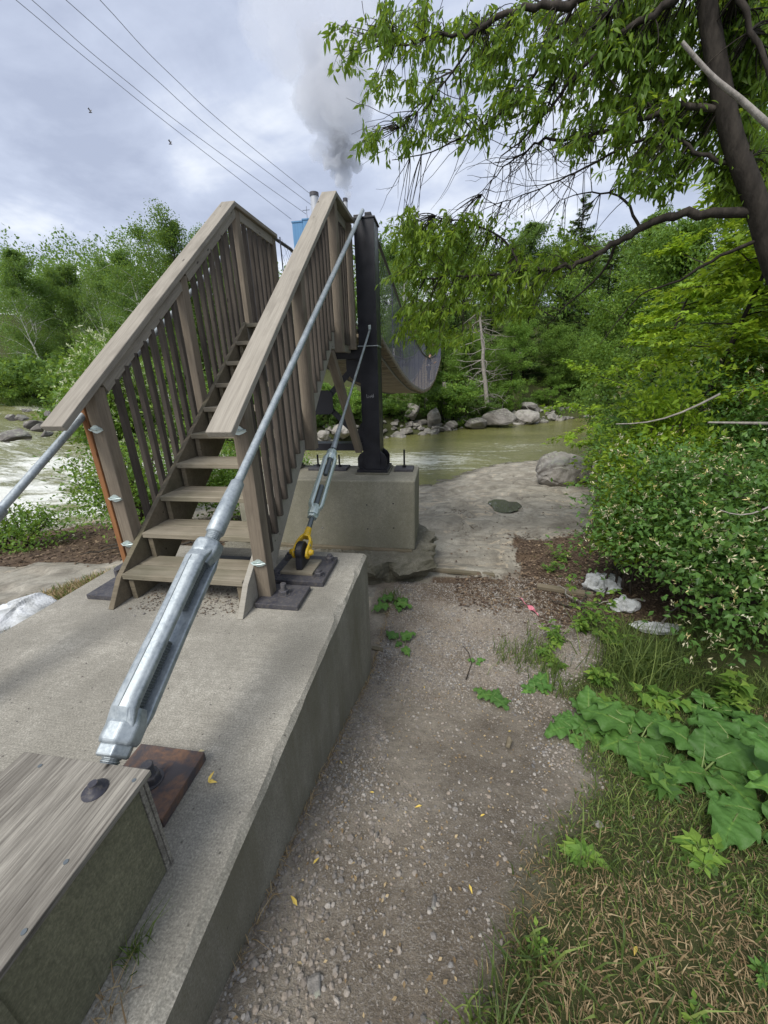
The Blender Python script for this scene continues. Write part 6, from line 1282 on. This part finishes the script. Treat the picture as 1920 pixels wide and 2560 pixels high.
p = by(768, 545, YM-.5); q = MB(); q.tube([(p.x, p.y, p.z), (p.x, p.y, p.z+5)], .12, 6); q.tube([(p.x-2.2, p.y, p.z+3.4), (p.x+1.6, p.y, p.z+3.4)], .12, 6); tag(q.build('antenna', MT['plate'], origin=(p.x, p.y, p.z)), 'small crossed mast on the mill roof', 'antenna')
# steam: a closed lumpy body of thin even vapour
def plume(name, path, dens, seed, label, col=(.86, .87, .90)):
    r = np.random.RandomState(seed); bm = bmesh.new()
    for (u0, v0, r0_), (u1, v1, r1_) in zip(path[:-1], path[1:]):
        for k_ in range(4):
            q = k_/4; u = u0+(u1-u0)*q; v = v0+(v1-v0)*q; rr_ = (r0_+(r1_-r0_)*q)*.242; c_ = by(u, v, YM+8)
            for j in range(4):
                o_ = r.normal(size=3)*rr_*.42; bmesh.ops.create_icosphere(bm, subdivisions=2, radius=rr_*r.uniform(.45, .68), matrix=Matrix.Translation((c_.x+o_[0], c_.y+o_[1], c_.z+o_[2]*.6)))
    me = bpy.data.meshes.new(name); bm.to_mesh(me); bm.free(); o = bpy.data.objects.new(name, me); link(o); tag(o, label, 'steam', kind='stuff')
    rmd = o.modifiers.new('r', 'REMESH'); rmd.mode = 'VOXEL'; rmd.voxel_size = .9
    for sz, st_ in ((6.0, 8.0), (2.2, 4.0)):
        tx_ = bpy.data.textures.new('puff', 'CLOUDS'); tx_.noise_scale = sz; tx_.noise_depth = 3; dm_ = o.modifiers.new('d', 'DISPLACE'); dm_.texture = tx_; dm_.strength = st_; dm_.texture_coords = 'GLOBAL'
    m_ = bpy.data.materials.new(name); m_.use_nodes = True; n_ = m_.node_tree; n_.nodes.remove(n_.nodes['Principled BSDF']); pv = n_.nodes.new('ShaderNodeVolumePrincipled'); pv.inputs['Density'].default_value = dens; pv.inputs['Color'].default_value = (*col, 1); pv.inputs['Anisotropy'].default_value = .1
    n_.links.new(pv.outputs[0], n_.nodes['Material Output'].inputs['Volume']); me.materials.append(m_); return o
plume('steam', [(863, 492, 5), (861, 465, 10), (857, 435, 20), (853, 400, 30), (850, 368, 36)], .30, 3, 'dense grey steam rising from the slim stack')
plume('steam', [(849, 365, 36), (845, 330, 46), (838, 292, 62), (835, 255, 70), (828, 215, 66), (830, 180, 62)], .085, 4, 'billowing grey steam cloud at mid height')
plume('steam', [(815, 200, 62), (808, 150, 78), (795, 90, 88), (770, 30, 96), (745, -40, 105)],   .024, 5, 'thinning steam drifting up and left')
for i, pts in enumerate((((40, 0), (270, 190), (500, 372), (728, 548)), ((80, 0), (300, 190), (540, 375), (765, 535)), ((165, 0), (380, 190), (590, 370), (778, 512)), ((250, 0), (430, 190), (610, 352), (776, 485)))):
    ys = [26, 44, 84, 215]; P = [by(u, v, y) for (u, v), y in zip(pts, ys)]; ext = P[0]+(P[0]-P[1])*.9; Pf = fine(np.array([ext]+P), 8)
    mb = MB(); rad = np.interp(Pf[:, 1], [10, 215], [.011, .10]); mb.tube(list(Pf), list(rad), 6); o = mb.build('power_line', MT['cable'], origin=tuple(Pf[8])); tag(o, 'thin overhead wire, %s of the four running to the mill' % ('lowest', 'second lowest', 'second highest', 'highest')[i], 'power line', 'overhead wires running to the mill')
for u, v, lab in ((226, 281, 'small dark flying insect against the clouds at upper left'), (426, 360, 'smaller flying insect nearer the middle of the sky')):
    p = by(u, v, 2.2); q = MB(); q.tube([(p.x-.008, p.y, p.z), (p.x, p.y, p.z+.001), (p.x+.009, p.y, p.z-.002)], [.0015, .003, .001], 7); t = thing('flying_insect', p, lab, 'insect'); q.build('body', MT['plate'], t)
    for s_ in (-1, 1): MB().add([(p.x, p.y, p.z+.002), (p.x-.006, p.y+s_*.006, p.z+.013), (p.x+.004, p.y+s_*.009, p.z+.014), (p.x+.005, p.y+s_*.002, p.z+.004)], [(0, 1, 2, 3)]).build('wing', MT['cable'], t)

# ------------------------------------------------------------------ the person on the bridge
yf = 22.5; top = by(1077, 884, yf); xf = min(top.x, float(np.interp(yf, yy, bxr))-.32); zf = float(np.interp(yf, yy, bzr))+.005; Hh = top.z-zf; k_ = Hh/1.75
def skin(name, J, E, m_, parent, sub=2):
    me = bpy.data.meshes.new(name); me.from_pydata([(xf+x*k_, yf+y*k_, zf+z*k_) for x, y, z, r_ in J], E, []); me.materials.append(m_); o = bpy.data.objects.new(name, me); link(o, None, parent)
    sk = o.modifiers.new('skin', 'SKIN'); sk.use_smooth_shade = True
    for i, (x, y, z, r_) in enumerate(J): me.skin_vertices[0].data[i].radius = (r_*k_*1.12, r_*k_*1.12)
    me.skin_vertices[0].data[0].use_root = True; ss = o.modifiers.new('s', 'SUBSURF'); ss.levels = ss.render_levels = sub; return o
skinm = mat('skin', (.42, .25, .17), .5); shirt = mat('dark_jacket', (.02, .023, .035), .8); grey = mat('grey_shirt', (.42, .43, .45), .8); trou = mat('dark_trousers', (.03, .032, .04), .85); blackm = mat('black_cap', (.012, .012, .014), .6)
PT = thing('person', (xf, yf, zf), 'person in black cap and dark jacket looking at a phone on the bridge', 'person')
# whole body, one continuous surface: faces +x, leaning on the side, arms bent in front
J = [(0, 0, .95, .13), (.0, 0, 1.12, .125), (.02, 0, 1.32, .14), (.03, 0, 1.44, .10), (.05, 0, 1.50, .052), (.07, 0, 1.58, .075), (.085, 0, 1.66, .085), (.07, 0, 1.71, .065),
     (.03, -.17, 1.41, .055), (.08, -.22, 1.16, .042), (.32, -.14, 1.12, .034), (.40, -.08, 1.17, .026), (.03, .17, 1.41, .055), (.08, .22, 1.16, .042), (.32, .12, 1.12, .034), (.40, .05, 1.17, .026),
     (0, -.09, .88, .095), (.04, -.11, .50, .062), (-.02, -.11, .10, .042), (.13, -.12, .045, .035), (0, .09, .88, .095), (.02, .11, .50, .062), (-.03, .11, .10, .042), (.12, .12, .045, .035)]
E_ = [(0, 1), (1, 2), (2, 3), (3, 4), (4, 5), (5, 6), (6, 7), (3, 8), (8, 9), (9, 10), (10, 11), (3, 12), (12, 13), (13, 14), (14, 15), (0, 16), (16, 17), (17, 18), (18, 19), (0, 20), (20, 21), (21, 22), (22, 23)]
skin('body', J, E_, skinm, PT)
skin('jacket', [(0, 0, .93, .145), (0, 0, 1.12, .142), (.02, 0, 1.32, .157), (.03, 0, 1.43, .112), (.03, -.17, 1.42, .068), (.08, -.225, 1.16, .055), (.28, -.155, 1.125, .045), (.03, .17, 1.42, .068), (.08, .225, 1.16, .055), (.28, .135, 1.125, .045)], [(0, 1), (1, 2), (2, 3), (3, 4), (4, 5), (5, 6), (3, 7), (7, 8), (8, 9)], shirt, PT)
skin('trousers', [(0, 0, .93, .148), (0, -.09, .87, .11), (.04, -.11, .50, .076), (-.02, -.11, .09, .056), (0, .09, .87, .11), (.02, .11, .50, .076), (-.03, .11, .09, .056)], [(0, 1), (1, 2), (2, 3), (0, 4), (4, 5), (5, 6)], trou, PT)
for s_ in (-.12, .12): skin('shoe', [(-.05, s_, .04, .045), (.06, s_, .04, .045), (.15, s_, .035, .035)], [(0, 1), (1, 2)], blackm, PT, 1)
skin('bag', [(-.02, -.20, .98, .05), (.03, -.21, 1.02, .08), (.09, -.20, 1.0, .05)], [(0, 1), (1, 2)], grey, PT, 1)
skin('hair', [(.02, 0, 1.62, .07), (.03, 0, 1.69, .082), (.05, 0, 1.72, .07)], [(0, 1), (1, 2)], mat('dark_hair', (.03, .02, .015), .8), PT, 1)
skin('cap', [(.05, 0, 1.69, .098), (.07, 0, 1.735, .092), (.075, 0, 1.765, .06)], [(0, 1), (1, 2)], blackm, PT, 1)
w_ = lambda x, y, z: (xf+x*k_, yf+y*k_, zf+z*k_)
MB().box(w_(.12, -.075, 1.70), w_(.27, .075, 1.718)).build('cap_peak', blackm, PT, bevel=.006)
MB().box(w_(.155, -.012, 1.60), w_(.185, .012, 1.645)).build('nose', skinm, PT, bevel=.008)
for s_ in (-1, 1): MB().box(w_(.150, s_*.032-.009, 1.652), w_(.163, s_*.032+.009, 1.665)).build('eye', blackm, PT, bevel=.002)
MB().box(w_(.148, -.022, 1.572), w_(.158, .022, 1.58)).build('mouth', mat('lips', (.25, .1, .08), .5), PT)
hd = []
for s_, yb_ in ((-1, -.075), (1, .045)):
    Jh = [(.39, yb_, 1.165, .030), (.45, yb_-s_*.01, 1.20, .030)]; Eh = [(0, 1)]
    for fi, (dy, ln) in enumerate(((-.024, .055), (-.008, .065), (.008, .062), (.024, .048))):
        b = len(Jh); Jh += [(.475, yb_+dy, 1.215, .0095), (.475+ln*.55, yb_+dy-s_*.012, 1.225+.008, .009), (.475+ln*.75, yb_+dy-s_*.03, 1.215, .0075)]; Eh += [(1, b), (b, b+1), (b+1, b+2)]
    b = len(Jh); Jh += [(.43, yb_-s_*.034, 1.20, .011), (.455, yb_-s_*.042, 1.235, .009)]; Eh += [(0, b), (b, b+1)]
    skin('hand', Jh, Eh, skinm, PT, 1)
ph_ = MB().box((-.005, -.038, -.075), (.005, .038, .075), Matrix.Translation(w_(.485, -.012, 1.245)) @ Matrix.Rotation(-.5, 4, 'Y')).build('phone', blackm, bevel=.003); tag(ph_, 'black phone held in front of the person on the bridge', 'phone')

# distant wooded slope behind the far bank: one unbroken mass
r = np.random.RandomState(3); n = 60000; y = r.uniform(52, 82, n); u = r.uniform(820, 2050, n); x = (u-1113)/950*y*1.02; tp = 5.5+7.5*vnoise(x*.16, y*.13, 7)+2*vnoise(x*.5, y*.4, 9); z0_ = gz(x, y); q_ = r.rand(n)**.6
P = np.c_[x, y, z0_+tp*q_*(1-.25*vnoise(x*.9, y*.9, 4))]; V, F, k = leaves(P, r.normal(size=(n, 3)), .42*(.5+r.rand(n)), 'oval', r, .5)
tag(mesh_np('distant_woods', V, F, MT['leafF'], tint=np.repeat(np.clip(vnoise(x*.3, y*.3, 12)*.6+r.rand(n)*.3, 0, 1), k)), kind='stuff')

n = 45000; y = r.uniform(46, 72, n); x = -y*r.uniform(.35, 1.75, n); tp = 6+6*vnoise(x*.17, y*.13, 27)+2*vnoise(x*.5, y*.4, 29); z0_ = gz(x, y); q_ = r.rand(n)**.6
P = np.c_[x, y, z0_+tp*q_*(1-.25*vnoise(x*.9, y*.9, 4))]; V, F, k = leaves(P, r.normal(size=(n, 3)), .38*(.5+r.rand(n)), 'oval', r, .5)
tag(mesh_np('distant_woods', V, F, MT['leafF'], tint=np.repeat(np.clip(vnoise(x*.3, y*.3, 12)*.6+r.rand(n)*.3, 0, 1), k)), kind='stuff')
